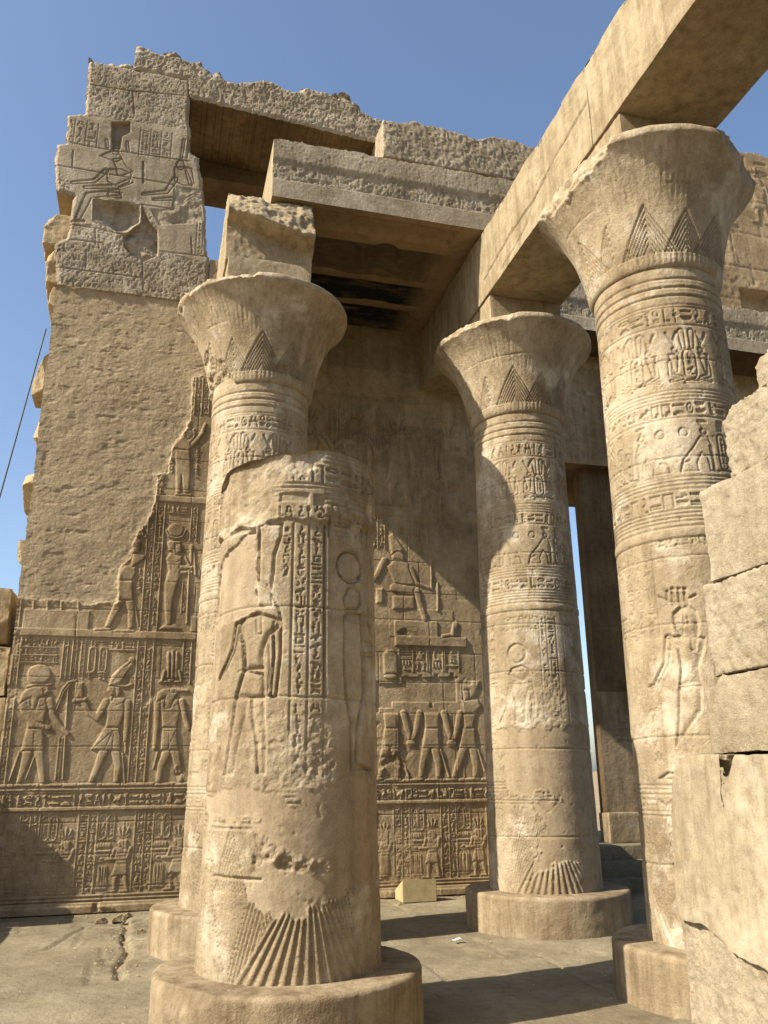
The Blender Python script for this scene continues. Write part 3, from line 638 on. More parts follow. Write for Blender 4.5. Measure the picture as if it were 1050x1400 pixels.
    ex = [on_wall(480+q/2.917, 400+980/2.917, YW)[0] for q in range(232, 500, 38)]
    text_cols(F, ex, on_wall(600, 752, YW)[1], on_wall(600, 715, YW)[1], .016, True, rg, .014)
    # ---- dim upper part under the ceiling: large faint figures
    for x, z, h, d in [(2.15, 5.95, 1.3, 1), (2.95, 5.9, 1.35, -1), (3.7, 5.9, 1.3, -1), (4.6, 5.9, 1.3, 1), (5.3, 5.9, 1.3, -1)]:
        person_relief(F, x, z, h, d, .04, True, 'raise')
    for x in (2.5, 3.3, 4.15, 4.95): text_cols(F, [x, x+.16, x+.32], 6.6, 7.55, .03, True, rg, .018)
    ledge(5.72, 5.82, .02, 1.6, 6); ledge(7.7, 7.78, .02, 1.6, 6)
    F.put(F.ell(2.95, 7.25, .14, .16), -.06)
    for q in range(14):
        x = rg.uniform(2, 5); z = rg.uniform(3.6, 8.6); F.add(F.rect(x, x+rg.uniform(.5, 1.2), z, z+rg.uniform(.3, .6)), rg.uniform(-.012, .01))
    F.h *= .60
    # blocks and joints of the masonry, small chips
    zr = [0.32, .72, 1.12, 1.62, 2.1, 2.58, 3.03, 3.5, 4.0, 4.45, 4.95, 5.4, 5.9, 6.4, 6.9, 7.4, 7.9, 8.4, 8.9]
    for k, z in enumerate(zr):
        F.add(F.line([(-2, z), (6, z+rg.uniform(-.02, .02))], .009), -.008)
        x = -2+rg.uniform(.2, 1.2)
        while x < 6:
            zz = zr[k+1] if k+1 < len(zr) else 9.2
            F.add(F.line([(x, z), (x+rg.uniform(-.01, .01), zz)], .008), -.010); x += rg.uniform(.7, 1.7)
    F.h += .006*fbm2(F.shape, 24, 24, 41, 5)
    er = np.clip(fbm2(F.shape, 40, 50, 43, 5)-.46, 0, .2)*5
    F.h = F.h*(1-er)-.012*er+er*.012*fbm2(F.shape, 6, 6, 44, 3)
    # worn foot of the wall on the right
    U, V = np.meshgrid(F.u, F.v)
    wm = np.clip((V < .95)*(U > 2.6)*(U < 4.2)*(fbm2(F.shape, 25, 25, 45, 3)+.35)*1.6, 0, 1); F.h = F.h*(1-.7*wm)+.7*wm*.012*fbm2(F.shape, 7, 7, 46, 3)
    # ---- the plaster repair
    px = [(0, 392), (78, 391), (160, 402), (262, 404), (330, 404), (330, 512), (265, 515), (263, 540), (262, 575), (250, 590), (235, 612), (230, 645), (215, 650), (213, 684), (205, 702), (195, 722), (182, 737), (180, 760), (164, 777), (160, 822), (120, 826), (88, 818), (60, 821), (20, 818), (0, 818)]
    jx = .05*fbm2(F.shape, 14, 14, 51, 4); jz = .05*fbm2(F.shape, 14, 14, 52, 4)
    wn, mk, sd = F.poly([tuple(on_wall(a, b, YW)) for a, b in px], .3)
    SD = np.full(F.shape, -9.); SD[wn] = sd
    SD = SD+jx
    M = np.clip(SD/.02+.5, 0, 1)
    pl = -.026+.0095*fbm2(F.shape, 22, 30, 53, 5, gain=.66)-.020*np.clip(fbm2(F.shape, 9, 18, 54, 3)-.18, 0, 1)+.012*np.clip(fbm2(F.shape, 7, 12, 56, 2)-.28, 0, 1)+.03*fbm2(F.shape, 160, 160, 57, 2)
    rim = np.exp(-(SD/.05)**2)*.016*(fbm2(F.shape, 8, 8, 55, 3)+.6)
    F.h = F.h*(1-M)+pl*M+rim
    reg = np.zeros((F.nv-1, F.nu-1), int); reg[(SD[:-1, :-1] > 0)] = 1
    e = .022*fbm2((F.nv-1, 1), 40, 1e6, 61, 5, gain=.6)[:, 0]
    keep = np.ones((F.nv-1, F.nu-1), bool); keep &= (F.u[:-1][None, :] > (-1.94+e)[:, None])
    panel(['carved_masonry', 'plaster_repair'], F, YW, YW+1.1, keep, [M_WALL, M_PLAST], t, reg, M_ROUGH)
    # ---- the standing pier of masonry above the plaster
    F = Field(-2.3, .42, 9.2, 13.75, .012)
    Z5 = zoomer(60, 60, 4.117, YW)
    F.h = pecked(F, .016, 71)*.9
    U, V = np.meshgrid(F.u, F.v)
    flat = F.poly(Z5([(125, 405), (300, 405), (540, 445), (820, 480), (820, 610), (860, 690), (900, 820), (905, 1230), (640, 1160), (640, 1020), (555, 900), (270, 870), (290, 1010), (160, 1010), (150, 790), (60, 680), (70, 560), (120, 550)]))
    wn, mk, sd = flat; F.h[wn] = F.h[wn]*(1-mk)+mk*.004*fbm2(mk.shape, 18, 18, 72, 4)
    def cols5(xs, y0, y1):
        e = [Z5([(x, (y0+y1)/2)])[0][0] for x in xs]; z0 = Z5([(xs[0], y1)])[0][1]; z1 = Z5([(xs[0], y0)])[0][1]; text_cols(F, e, z0, z1, .014, False, rg, .02)
    cols5([125, 172, 240, 305], 415, 560); cols5([540, 600, 660, 720], 470, 630); cols5([860, 895], 1000, 1190)
    S = lambda parts, dep=.038, rim=.022: fig(F, Z5, 4.117, parts, dep, False, rim)
    S([('p', [(350, 705), (430, 700), (498, 728), (480, 780), (420, 805), (358, 775)]), ('p', [(385, 645), (440, 640), (470, 690), (505, 718), (440, 742), (412, 735), (405, 690)]), ('p', [(312, 630), (335, 618), (380, 600), (420, 600), (445, 645), (410, 665), (380, 655), (340, 640)]), ('e', 410, 582, 22, 20)])
    S([('l', [(350, 712), (285, 772), (162, 780)], 34, 24), ('l', [(488, 770), (410, 802), (235, 806)], 40, 26), ('p', [(430, 815), (432, 850), (270, 868), (245, 920), (205, 990), (170, 990), (205, 900), (235, 835)]), ('l', [(160, 996), (225, 996)], 14), ('p', [(360, 830), (440, 835), (440, 870), (360, 862)])])
    S([('p', [(735, 690), (800, 690), (830, 760), (840, 800), (780, 795), (735, 770)]), ('l', [(740, 760), (690, 832), (560, 845)], 38, 24), ('l', [(725, 870), (620, 876)], 30, 22), ('e', 770, 680, 26, 24), ('p', [(790, 690), (835, 700), (850, 790), (815, 790)]), ('l', [(560, 665), (560, 780)], 10), ('l', [(790, 880), (840, 850), (890, 860)], 22)])
    S([('l', [(790, 540), (775, 640)], 22), ('l', [(820, 520), (805, 640)], 12), ('l', [(355, 540), (360, 580)], 22), ('l', [(470, 555), (475, 600)], 22), ('l', [(410, 580), (405, 610)], 40)], .02, .03)
    F.put(F.poly(Z5([(385, 440), (485, 440), (488, 495), (440, 520), (430, 590), (380, 590)])), -.09)
    for q in [[(125, 550), (330, 590), (820, 660)], [(60, 680), (300, 720), (730, 790)], [(270, 870), (500, 895), (730, 930)], [(150, 1015), (310, 1040), (450, 1075)], [(150, 1100), (330, 1120)], [(60, 1255), (550, 1315)], [(200, 220), (480, 262), (790, 290)], [(500, 262), (510, 400)], [(640, 1165), (900, 1195)], [(550, 900), (555, 1230), (560, 1380)], [(640, 1075), (640, 1165)], [(290, 1040), (290, 1130)], [(240, 1160), (235, 1260)], [(165, 600), (160, 700)], [(735, 790), (730, 930)], [(830, 1090), (835, 1180)]]:
        F.add(F.line(Z5(q), .016), -.022)
    # the deep scar under the carved crocodile and the fallen hollow beside it
    wn, mk, sd = F.poly(Z5([(270, 868), (550, 900), (545, 1000), (480, 1065), (400, 1060), (330, 1010), (270, 990)])); F.h[wn] = F.h[wn]*(1-mk)+mk*(.02-.16*np.clip(sd/.15, 0, 1)+.05*fbm2(mk.shape, 14, 14, 73, 5))
    wn, mk, sd = F.poly(Z5([(555, 920), (600, 1000), (640, 1040), (640, 1190), (560, 1225), (500, 1190), (450, 1140), (450, 1080), (545, 1010)])); F.h[wn] = F.h[wn]*(1-mk)+mk*(-.10+.10*fbm2(mk.shape, 18, 18, 74, 5))
    wn, mk, sd = F.poly(Z5([(740, 800), (880, 820), (900, 1000), (830, 1010), (650, 1020), (600, 930), (720, 930)])); F.h[wn] = F.h[wn]*(1-mk*.6)+mk*(-.02+.04*fbm2(mk.shape, 14, 14, 75, 5))
    ol = [(-1.90, 9.1), (-2.0, 9.57), (-2.06, 9.95), (-1.86, 10.1), (-1.84, 10.9), (-2.12, 10.95), (-2.2, 11.44), (-2.2, 11.88), (-2.06, 11.92), (-2.09, 12.52), (-1.82, 12.59), (-1.84, 13.75), (-.11, 13.75), (-.09, 13.05), (-.02, 12.2), (.13, 12.1), (.16, 11.85), (.27, 11.3), (.33, 10.6), (.37, 10.12), (.42, 10.1), (.42, 9.1)]
    wn, mk, sd = F.poly(ol, .5); SD = np.full(F.shape, -9.); SD[wn] = sd; SD += .03*fbm2(F.shape, 10, 10, 76, 4)
    F.h -= np.clip(.05-SD, 0, .08)*.8
    panel(['upper_masonry'], F, YW, YW+1.0, SD[:-1, :-1] > 0, [M_TOP], t, None, M_ROUGH)
    # wall head right of the pier, under the ceiling slabs
    block('wall_head', .42, 3.4, YW+.03, YW+1.0, 9.2, 10.1, M_WALL, t, .04, .01, .03, peck=.012)
    block('wall_head', 3.4, 5.3, YW+.02, YW+1.2, 9.2, 12.4, M_WALL, t, .05, .01, .02)
    # core blocks showing at the broken left end
    rs = np.random.default_rng(77)
    for k, (xa, za, zb_) in enumerate([(-2.06, 8.75, 9.22), (-2.17, 7.45, 8.28), (-2.04, 6.4, 7.2), (-2.11, 5.62, 6.12), (-2.04, 4.3, 5.0)]):
        cu = []
        for q in range(3):
            n_ = np.array([-1, rs.uniform(-1.1, .1), rs.uniform(-1.4, 1.4)]); n_ /= np.linalg.norm(n_)
            cu.append((tuple(n_), float(n_@np.array([xa+.03, 12.72, rs.uniform(za+.1, zb_-.1)]))+.02, .04))
        block('core_block', xa, -1.7, 12.66, 13.5, za, zb_, M_ROUGH, t, .022, .012, .0, cu, seed=100+k, peck=.008)
    for k, (xa, za, zb_, y0) in enumerate([(-2.28, 10.05, 10.66, 12.75), (-2.16, 9.3, 10.0, 12.7)]):
        block('core_block', xa, -1.7, y0, 13.5, za, zb_, M_ROUGH, t, .025, .03, .05, [((-.8, -.4, .45), float(np.dot(np.array((-.8, -.4, .45))/np.linalg.norm((-.8, -.4, .45)), (xa+.1, y0+.05, zb_-.12))), .05)], seed=120+k, peck=.01)
    return t
make_wall()

def make_top():
    # long lintel lying on the pier, its upper edge broken
    top = [(-1.84, 13.80), (-1.5, 13.86), (-1.10, 13.9), (-1.09, 14.28), (-.72, 14.33), (0, 14.28), (.3, 14.08), (.6, 13.97), (1.0, 14.08), (1.35, 14.17), (1.75, 14.02), (2.03, 14.12), (2.4, 14.14), (2.75, 14.11), (3.1, 13.9), (3.5, 13.66)]
    F = Field(-1.86, 3.52, 13.0, 14.4, .014)
    F.h = pecked(F, .026, 81)
    U, V = np.meshgrid(F.u, F.v)
    tz = np.interp(F.u, [a for a, b in top], [b for a, b in top])+.05*fbm2((1, F.nu), 1e6, 9, 82, 4)[0]
    bz = np.interp(F.u, [-2, -1.84, -.15, -.1, 3.4, 3.6], [13.72, 13.72, 13.72, 13.34, 13.10, 13.10])+.02*fbm2((1, F.nu), 1e6, 9, 83, 3)[0]
    d = tz[None, :]-V
    F.h -= np.clip(.16-d, 0, .16)**1.3*2.2*np.clip(.6+1.5*fbm2(F.shape, 12, 20, 84, 3), 0, 1.6)
    d2 = V-bz[None, :]; F.h -= np.clip(.07-d2, 0, .07)*.5
    keep = ((V < tz[None, :]) & (V > bz[None, :]))[:-1, :-1]
    t = thing('stone_lintel', 'long rough lintel with a broken wavy top spanning the gap over the wall', 'lintel', (1, YW, 13.1))
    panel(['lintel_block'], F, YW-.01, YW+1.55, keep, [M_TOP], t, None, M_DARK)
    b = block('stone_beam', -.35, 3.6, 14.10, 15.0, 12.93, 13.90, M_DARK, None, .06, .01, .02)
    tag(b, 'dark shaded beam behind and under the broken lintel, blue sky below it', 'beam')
    b = block('roof_block', 3.36, 6.45, 12.0, 13.3, 12.36, 13.2, M_TOP, None, .022, .012, .02, peck=.02, peck_scale=.055, seed=5, maxn=260,
              fn=lambda V: np.where((V[:, 2:3] > 13.1), V+np.array([0, 0, .12])*fbm3(V, .4, 8, 5)[:, None], V))
    tag(b, 'rough dressed roof block behind the architrave, the right neighbour of the broken lintel', 'roof block')
make_top()

# ------------------------------------------------------------------ columns
RN, RB, ZB, RS0, RS1, ZS1, RR, ZR = .64, .963, .392, .6647, .6004, 6.32, 1.10, 7.488
def shaft_r(z): return RS0+(RS1-RS0)*(z-ZB)/(ZS1-ZB)
class ColField(Field):
    def __init__(s, c, v0, v1, res):
        n = int(2*math.pi*RN/res); s.c = c; s.phi = math.atan2(-c[1], -c[0])
        Field.__init__(s, -math.pi*RN, math.pi*RN-2*math.pi*RN/n, v0, v1, res)
    def px(s, x, y):
        d = ray(x, y); c = s.c; r = .63
        for _ in range(4):
            a = d[0]**2+d[1]**2; b = -(d[0]*c[0]+d[1]*c[1]); cc = c[0]**2+c[1]**2-r*r
            disc = max(b*b-a*cc, 0); P = d*((-b-math.sqrt(disc))/a); z = EYE+P[2]; r = shaft_r(z)
        th = math.atan2(P[1]-c[1], P[0]-c[0])-s.phi; th = (th+math.pi) % (2*math.pi)-math.pi
        return th*RN, z
    def zm(s, ox, oy, k): return lambda pts: [s.px(ox+a/k, oy+b/k) for a, b in pts]
def ring_lines(F, zs, dep=.010, wd=.018):
    for z in zs: F.add(F.line([(-3, z), (3, z)], wd), -dep)
def bevel_bands(F, zs):
    zs = sorted(zs)
    for a, b in zip(zs[:-1], zs[1:]):
        wn = F.win(-3, 3, a, b); V = F.v[wn[0]]; F.h[wn] += (.008*np.sin(np.pi*np.clip((V-a)/(b-a), 0, 1))**.7)[:, None]
def chevrons(F, z0, z1, per, k, sp, off=0, dep=.01, frac=.35, apex=None):
    wn = F.win(-3, 3, z0, z1); U, V = F.uv(wn)
    a = np.abs((U-off+per/2) % per-per/2); val = (V-z0)+k*a
    top = apex if apex else (z1-z0)
    fr = (val/sp) % 1
    g = np.exp(-((fr-.5)/(frac*.5))**2)*((val < top) & (val > sp*.5))
    F.h[wn] -= g*dep
def fans(F, z0, zap, per, n, off=0, dep=.014):
    """leaves round the foot of the shaft: ridges spreading down from a point"""
    wn = F.win(-3, 3, z0, zap-.02); U, V = F.uv(wn)
    a = (U-off+per/2) % per-per/2; val = a/(zap+.16-V)/(per*.5/(zap+.16-z0))
    fr = (val*n+.5) % 1
    env = np.clip((zap-V-np.abs(val)*.25*(zap-z0))/.05, 0, 1)*(np.abs(val) < .97)
    F.h[wn] = F.h[wn]*(1-np.clip(env*3, 0, 1))+env*dep*(.55*np.cos(2*math.pi*(fr-.5))-.2)
def cobra_frieze(F, z0, z1, rg, dep=.019, off=0.):
    h = z1-z0; per = 2*math.pi*RN/8
    for k in range(8):
        u = -math.pi*RN+per*(k+.5)+off
        cartouche(F, u-.06, u+.06, z0+.08*h, z0+.62*h, dep, False, rg, .016)
        F.sunk(F.poly([(u-.09, z0), (u+.09, z0), (u+.06, z0+.06*h), (u-.06, z0+.06*h)]), dep, .02)
        F.sunk(F.line([(u-.04, z0+.66*h), (u-.05, z0+.95*h)], .05, .07), dep, .02); F.sunk(F.line([(u+.04, z0+.66*h), (u+.05, z0+.95*h)], .05, .07), dep, .02)
        for d in (-1, 1):
            w = u+d*per*.29
            F.sunk(F.line([(w+d*.05, z0+.06*h), (w-d*.06, z0+.10*h), (w+d*.05, z0+.17*h), (w+d*.04, z0+.4*h)], .035, .05), dep, .02)
            F.sunk(F.poly([(w-.055, z0+.56*h), (w+.055, z0+.56*h), (w+.03, z0+.2*h), (w-.01, z0+.2*h)]), dep, .03)
            F.sunk(F.ell(w-d*.02, z0+.62*h, .035, .03), dep, .02)
            F.sunk(F.line([(w-d*.02, z0+.68*h), (w-d*.02, z0+.8*h)], .03), dep, .02); F.sunk(F.line([(w-.05, z0+.94*h), (w, z0+.76*h), (w+.05, z0+.94*h)], .025), dep, .02)
def sphinx_frieze(F, z0, z1, rg, dep=.019, off=0.):
    h = z1-z0; per = 2*math.pi*RN/4
    for k in range(4):
        u = -math.pi*RN+per*(k+.5)+off
        for d in (-1, 1):
            T = lambda L: [(u+d*(a*h), z0+b*h) for a, b in L]
            F.sunk(F.poly(T([(.30, .04), (.27, .48), (.36, .70), (.50, .70), (.66, .48), (.86, .26), (.90, .04), (.58, .04), (.60, .2), (.50, .38), (.42, .3), (.40, .04)])), dep, .018); F.sunk(F.ell(u+d*.42*h, z0+.78*h, .075*h, .07*h), dep, .03)
            F.sunk(F.line(T([(.33, .5), (.30, .25), (.31, .04), (.24, .04)]), .05*h), dep, .02); F.sunk(F.line(T([(.9, .06), (.86, .2), (.74, .24)]), .04*h), dep, .02)
            F.sunk(F.ell(u+d*.78*h, z0+.78*h, .09*h, .09*h), dep, .02); F.sunk(F.line(T([(.42, .86), (.5, .97), (.36, .96)]), .05*h), dep, .02)
        cartouche(F, u-.17*h, u-.02*h, z0+.08*h, z0+.74*h, dep, False, rg, .014); cartouche(F, u+.03*h, u+.18*h, z0+.08*h, z0+.6*h, dep, False, rg, .014)
        F.sunk(F.line([(u-.12*h, z0+.82*h), (u-.12*h, z0+.96*h)], .06*h), dep, .02); F.sunk(F.line([(u-.06*h, z0+.82*h), (u-.05*h, z0+.96*h)], .06*h), dep, .02)
        F.add(F.line([(u+.25*h, z0), (u+.92*h, z0)], .015), -.008)
def upper_decor(F, rg, zmax=6.4):
    if zmax > 6:
        bevel_bands(F, [5.95, 6.04, 6.14, 6.29]); ring_lines(F, [5.955, 6.045, 6.14], .013, .018); ring_lines(F, [5.83, 5.86, 5.64], .009, .016); ring_lines(F, [6.0, 6.09], .004, .01)
        text_fill(F, -2.01, 2.0, 5.67, 5.82, .017, False, rg); cobra_frieze(F, 5.04, 5.60, rg)
        ring_lines(F, [4.98, 4.945, 4.91, 4.875], .009, .015); ring_lines(F, [4.71], .009, .016); text_fill(F, -2.01, 2., 4.73, 4.86, .017, False, rg)
        sphinx_frieze(F, 4.17, 4.68, rg)
    ring_lines(F, [4.145, 4.11, 4.075, 4.035], .009, .015); text_fill(F, -2.01, 2., 3.87, 4.015, .017, False, rg)
    ring_lines(F, [3.85, 3.815, 3.78, 3.745, 3.70, 3.60], .010, .016); bevel_bands(F, [3.60, 3.70])
def lower_decor(F, rg, off=0.):
    ring_lines(F, [1.58, 1.55, 1.51, 1.38, 1.345], .009, .015); text_fill(F, -2.01, 2., 1.40, 1.49, .010, False, rg)
    per = 2*math.pi*RN/8
    for k in range(8):
        u = -2.01+per*(k+.5)+off
        F.sunk(F.line([(u-.05, 1.30), (u, 1.14), (u+.05, 1.30)], .03), .01, .02); F.sunk(F.line([(u, 1.14), (u, 1.32)], .025), .01, .02); F.sunk(F.poly([(u-.07, 1.13), (u+.07, 1.13), (u+.03, 1.04), (u-.03, 1.04)]), .01, .02)
    chevrons(F, .95, 1.42, per, 3.0, .075, off, .012, .35, .44); chevrons(F, .40, 1.30, per, 3.6, .10, off+per/2, .013, .3, .85); fans(F, .39, .98, per*2, 6.5, .12, .014)
def patch(F, pts, seed, lvl=-.008, rag=.05):
    wn, mk, sd = F.poly(pts, .15); jz = rag*2*fbm2(sd.shape, 9, 9, seed, 4); s = sd+jz; mk = np.clip(s/.012+.5, 0, 1)
    edge = np.exp(-(s/.025)**2)*.010*fbm2(sd.shape, 4, 4, seed+3, 2)
    F.h[wn] = F.h[wn]*(1-mk)+mk*(lvl+.006*fbm2(sd.shape, 22, 22, seed+1, 3))+edge
    m_ = np.zeros(F.shape, bool); m_[wn] = s > 0; F.mask |= m_
def erode(F, pts, seed, amt=.9, deep=.014):
    wn, mk, sd = F.poly(pts, .12); s = sd+.12*fbm2(sd.shape, 12, 12, seed, 4); mk = np.clip(s/.06, 0, 1)*amt
    a_ = fbm2(sd.shape, 4.5, 4.5, seed+1, 3, gain=.7); b_ = fbm2(sd.shape, 22, 22, seed+2, 4)
    F.h[wn] = F.h[wn]*(1-mk)+mk*(.25*F.h[wn]-deep*.5+deep*(.9*a_-1.0*np.abs(b_)+.5*b_))
def weather(F, seed, amp=.004):
    F.h += amp*fbm2(F.shape, 30, 30, seed, 5, True)
    pits = np.clip(fbm2(F.shape, 5, 5, seed+8, 2, True)-.42, 0, 1); F.h -= pits*.03
def shaft_mesh(F, t, topcut=None, name='shaft'):
    U, V = np.meshgrid(F.u, F.v); th = U/RN+F.phi; r = shaft_r(V)+F.h; Z = V.copy()
    if topcut is not None:
        P0 = np.stack([np.cos(th), np.sin(th)], -1)
        tz = topcut(th, U); Z = np.minimum(Z, tz)
    P = np.stack([F.c[0]+r*np.cos(th), F.c[1]+r*np.sin(th), Z], -1)
    Q = grid_quads(F.nv, F.nu, True); mi = F.mask[:-1, :].reshape(-1)*1
    V3 = P.reshape(-1, 3); q = Q.reshape(-1, 4)
    # cap
    n0 = len(V3); last = P[-1]; rings = [last]; qs = [q]; base = n0-F.nu; idx = np.arange(F.nu); j1 = (idx+1) % F.nu
    vv = [V3]; prev = base
    for s in (.85, .6, .3, .02):
        ring = np.array([F.c[0], F.c[1], 0])*(1-s)+last*s; ring[:, 2] = last[:, 2]+.05*fbm3(ring, .15, 6, 4)*(topcut is not None)
        if topcut is not None: ring[:, 2] = last[:, 2]*s+last[:, 2].mean()*(1-s)+.06*fbm3(ring, .2, 6, 4)
        o = n0; n0 += F.nu; vv.append(ring); qs.append(np.stack([prev+idx, prev+j1, o+j1, o+idx], -1)); prev = o
    q = np.concatenate(qs); mi = np.concatenate([mi, np.zeros(len(q)-len(mi), int)])
    return mesh_obj(name, np.concatenate(vv), q, [M_COL, M_PATCH], t, True, mi)
def revolve(name, c, prof, mat, parent, nth=220, amp=.006, seed=0, fn=None):
    prof = np.array(prof); th = np.linspace(0, 2*math.pi, nth, endpoint=False)
    r = prof[:, 0][:, None]; P = np.stack([c[0]+r*np.cos(th), c[1]+r*np.sin(th), np.repeat(prof[:, 1][:, None], nth, 1)], -1)
    n = fbm3(P, .3, seed, 5, .55); cen = np.array([c[0], c[1], 0])
    dirv = np.stack([np.cos(th), np.sin(th), np.zeros(nth)], -1)[None]
    P = P+dirv*(amp*2*n)[..., None]; P[..., 2] += amp*.8*fbm3(P, .25, seed+3, 4)
    if fn: P = fn(P)
    return mesh_obj(name, P.reshape(-1, 3), grid_quads(len(prof), nth, True).reshape(-1, 4), mat, parent)
def base_mesh(c, t, seed, fn=None):
    z = list(np.linspace(-.05, ZB-.03, 24)); prof = [(RB, a) for a in z]+[(RB-.006, ZB-.016), (RB-.02, ZB-.004)]+[(RB-.04-(RB-.7)*k/14*1.0, ZB) for k in range(15)]
    prof += [(.3, ZB)]
    return revolve('base', c, prof, M_BASE, t, 260, .007, seed, fn)
def cap_r(z):
    s = np.clip((z-6.36)/(ZR-.09-6.36), 0, 1); r = .655+.20*s+.235*s**3.6
    k = np.clip((z-6.25)/(.11), 0, 1); return np.where(z < 6.36, .585+.07*np.sqrt(1-(1-k)**2), r)
def capital_mesh(c, t, seed, chips=(), fnV=None):
    n = 380; phi = math.atan2(-c[1], -c[0]); u = np.linspace(-math.pi, math.pi, n, endpoint=False)
    z = np.concatenate([np.linspace(6.25, 6.36, 14), np.linspace(6.37, ZR-.09, 110)])
    F = Field(-math.pi*RN, math.pi*RN-2*math.pi*RN/n, 6.25, ZR-.09, .0106); F.u = u*RN; F.nu = n; F.ru = 2*math.pi*RN/n; F.h = np.zeros((F.nv, n)); F.shape = (F.nv, n); F.v = np.linspace(6.25, ZR-.09, F.nv)
    per = 2*math.pi*RN/12
    chevrons(F, 6.40, 7.0, per*2, 1.9, .062, 0, .022, .52, .50); chevrons(F, 6.40, 7.0, per*2, 2.1, .062, per, .020, .52, .42)
    # stems: vertical flutes around the foot and fine ribs above
    U, V = np.meshgrid(F.u, F.v)
    F.h -= .005*(V > 6.30)*(V < 6.42)*(np.cos(U*2*math.pi/.05) > .3)
    F.h += .0045*np.cos(U*2*math.pi/.042)*np.clip((V-6.75)/.3, 0, 1)*(.5+fbm2(F.shape, 20, 6, seed+2, 3, True))
    F.h += .006*fbm2(F.shape, 16, 16, seed, 5, True); F.h += .003*fbm2(F.shape, 200, 3, seed+1, 2, True)
    zj = 7.02+.01*np.sin(3*u)[None, :]+.012*fbm2((1, n), 1e6, 20, seed+4, 3, True); F.h -= .010*np.exp(-((V-zj)/.007)**2)*np.clip(fbm2((1, n), 1e6, 30, seed+6, 4, True)*2.5+.7, 0, 1)
    th = u+phi; r = cap_r(V)+F.h
    P = np.stack([c[0]+r*np.cos(th), c[1]+r*np.sin(th), V], -1)
    lip = []
    for rr, zz in [(RR+.002, ZR-.08), (RR+.006, ZR-.05), (RR+.006, ZR-.012), (RR-.004, ZR), (RR-.06, ZR), (RR-.15, ZR), (RR-.3, ZR), (.4, ZR)]:
        a = np.stack([c[0]+rr*np.cos(th), c[1]+rr*np.sin(th), np.full(n, zz)], -1); lip.append(a+np.stack([np.cos(th), np.sin(th), 0*th], -1)*(.012*fbm3(a, .15, seed, 4))[:, None])
    P = np.concatenate([P, np.stack(lip)])
    for cp in chips:
        if len(cp) == 5:                                    # a worn bevel along an arc of the rim
            a0, a1, tilt, dist, amp = cp
            aa = np.broadcast_to((u-(a0+a1)/2)[None, :], P.shape[:2]); wgt = np.clip(((a1-a0)/2-np.abs(aa))/.15, 0, 1)
            er_ = np.stack([np.cos(th)*math.cos(tilt), np.sin(th)*math.cos(tilt), 0*th+math.sin(tilt)], -1)[None]
            er_ = np.broadcast_to(er_, P.shape)
            s = ((P-np.array([c[0], c[1], ZR]))*er_).sum(-1)-dist+.05*fbm3(P, .25, seed+31, 4); k = (s > 0) & (wgt > 0)
            P[k] = P[k]-er_[k]*(s[k]*wgt[k])[:, None]+er_[k]*(amp*wgt[k]*fbm3(P[k], .13, seed+21, 5, .6))[:, None]
            continue
        ang, dist, tilt, amp = cp                    # broken rim: plane at a bearing from the viewer's side, distance from the axis, tilt
        nrm = np.array([math.cos(phi+ang)*math.cos(tilt), math.sin(phi+ang)*math.cos(tilt), math.sin(tilt)])
        p0 = np.array([c[0], c[1], ZR])+nrm*dist
        s = (P-p0)@nrm+.10*fbm3(P, .35, seed+30, 4); k = s > 0
        P[k] = P[k]-nrm*(s[k])[:, None]+nrm*(amp*(fbm3(P[k], .16, seed+20, 5, .6)))[:, None]
    return mesh_obj('capital', P.reshape(-1, 3), grid_quads(P.shape[0], n, True).reshape(-1, 4), M_COL, t)
def side_glyph_abacus(c, t, seed, hw=.535):
    block('abacus', c[0]-hw, c[0]+hw, c[1]-hw, c[1]+hw, ZR-.01, 8.03, M_BEAM, t, .03, .006, .012, seed=seed, peck=.006)

def column(name, label, c, seed, chips, decor, res=.010):
    t = thing(name, label, 'column', (c[0], c[1], 0), 'columns of the ruined hall')
    rg = np.random.default_rng(seed)
    F = ColField(c, ZB-.01, ZS1+.02, res); F.mask = np.zeros(F.shape, bool)
    decor(F, rg); weather(F, seed)
    shaft_mesh(F, t); base_mesh(c, t, seed); capital_mesh(c, t, seed, chips); side_glyph_abacus(c, t, seed)
    return t
def joints(F, zs, rg):
    for z in zs:
        pts = [(u, z+.012*math.sin(u*2+z)+rg.uniform(-.006, .006)) for u in np.linspace(-2.1, 2.1, 30)]
        F.add(F.line(pts, .011), -.012)

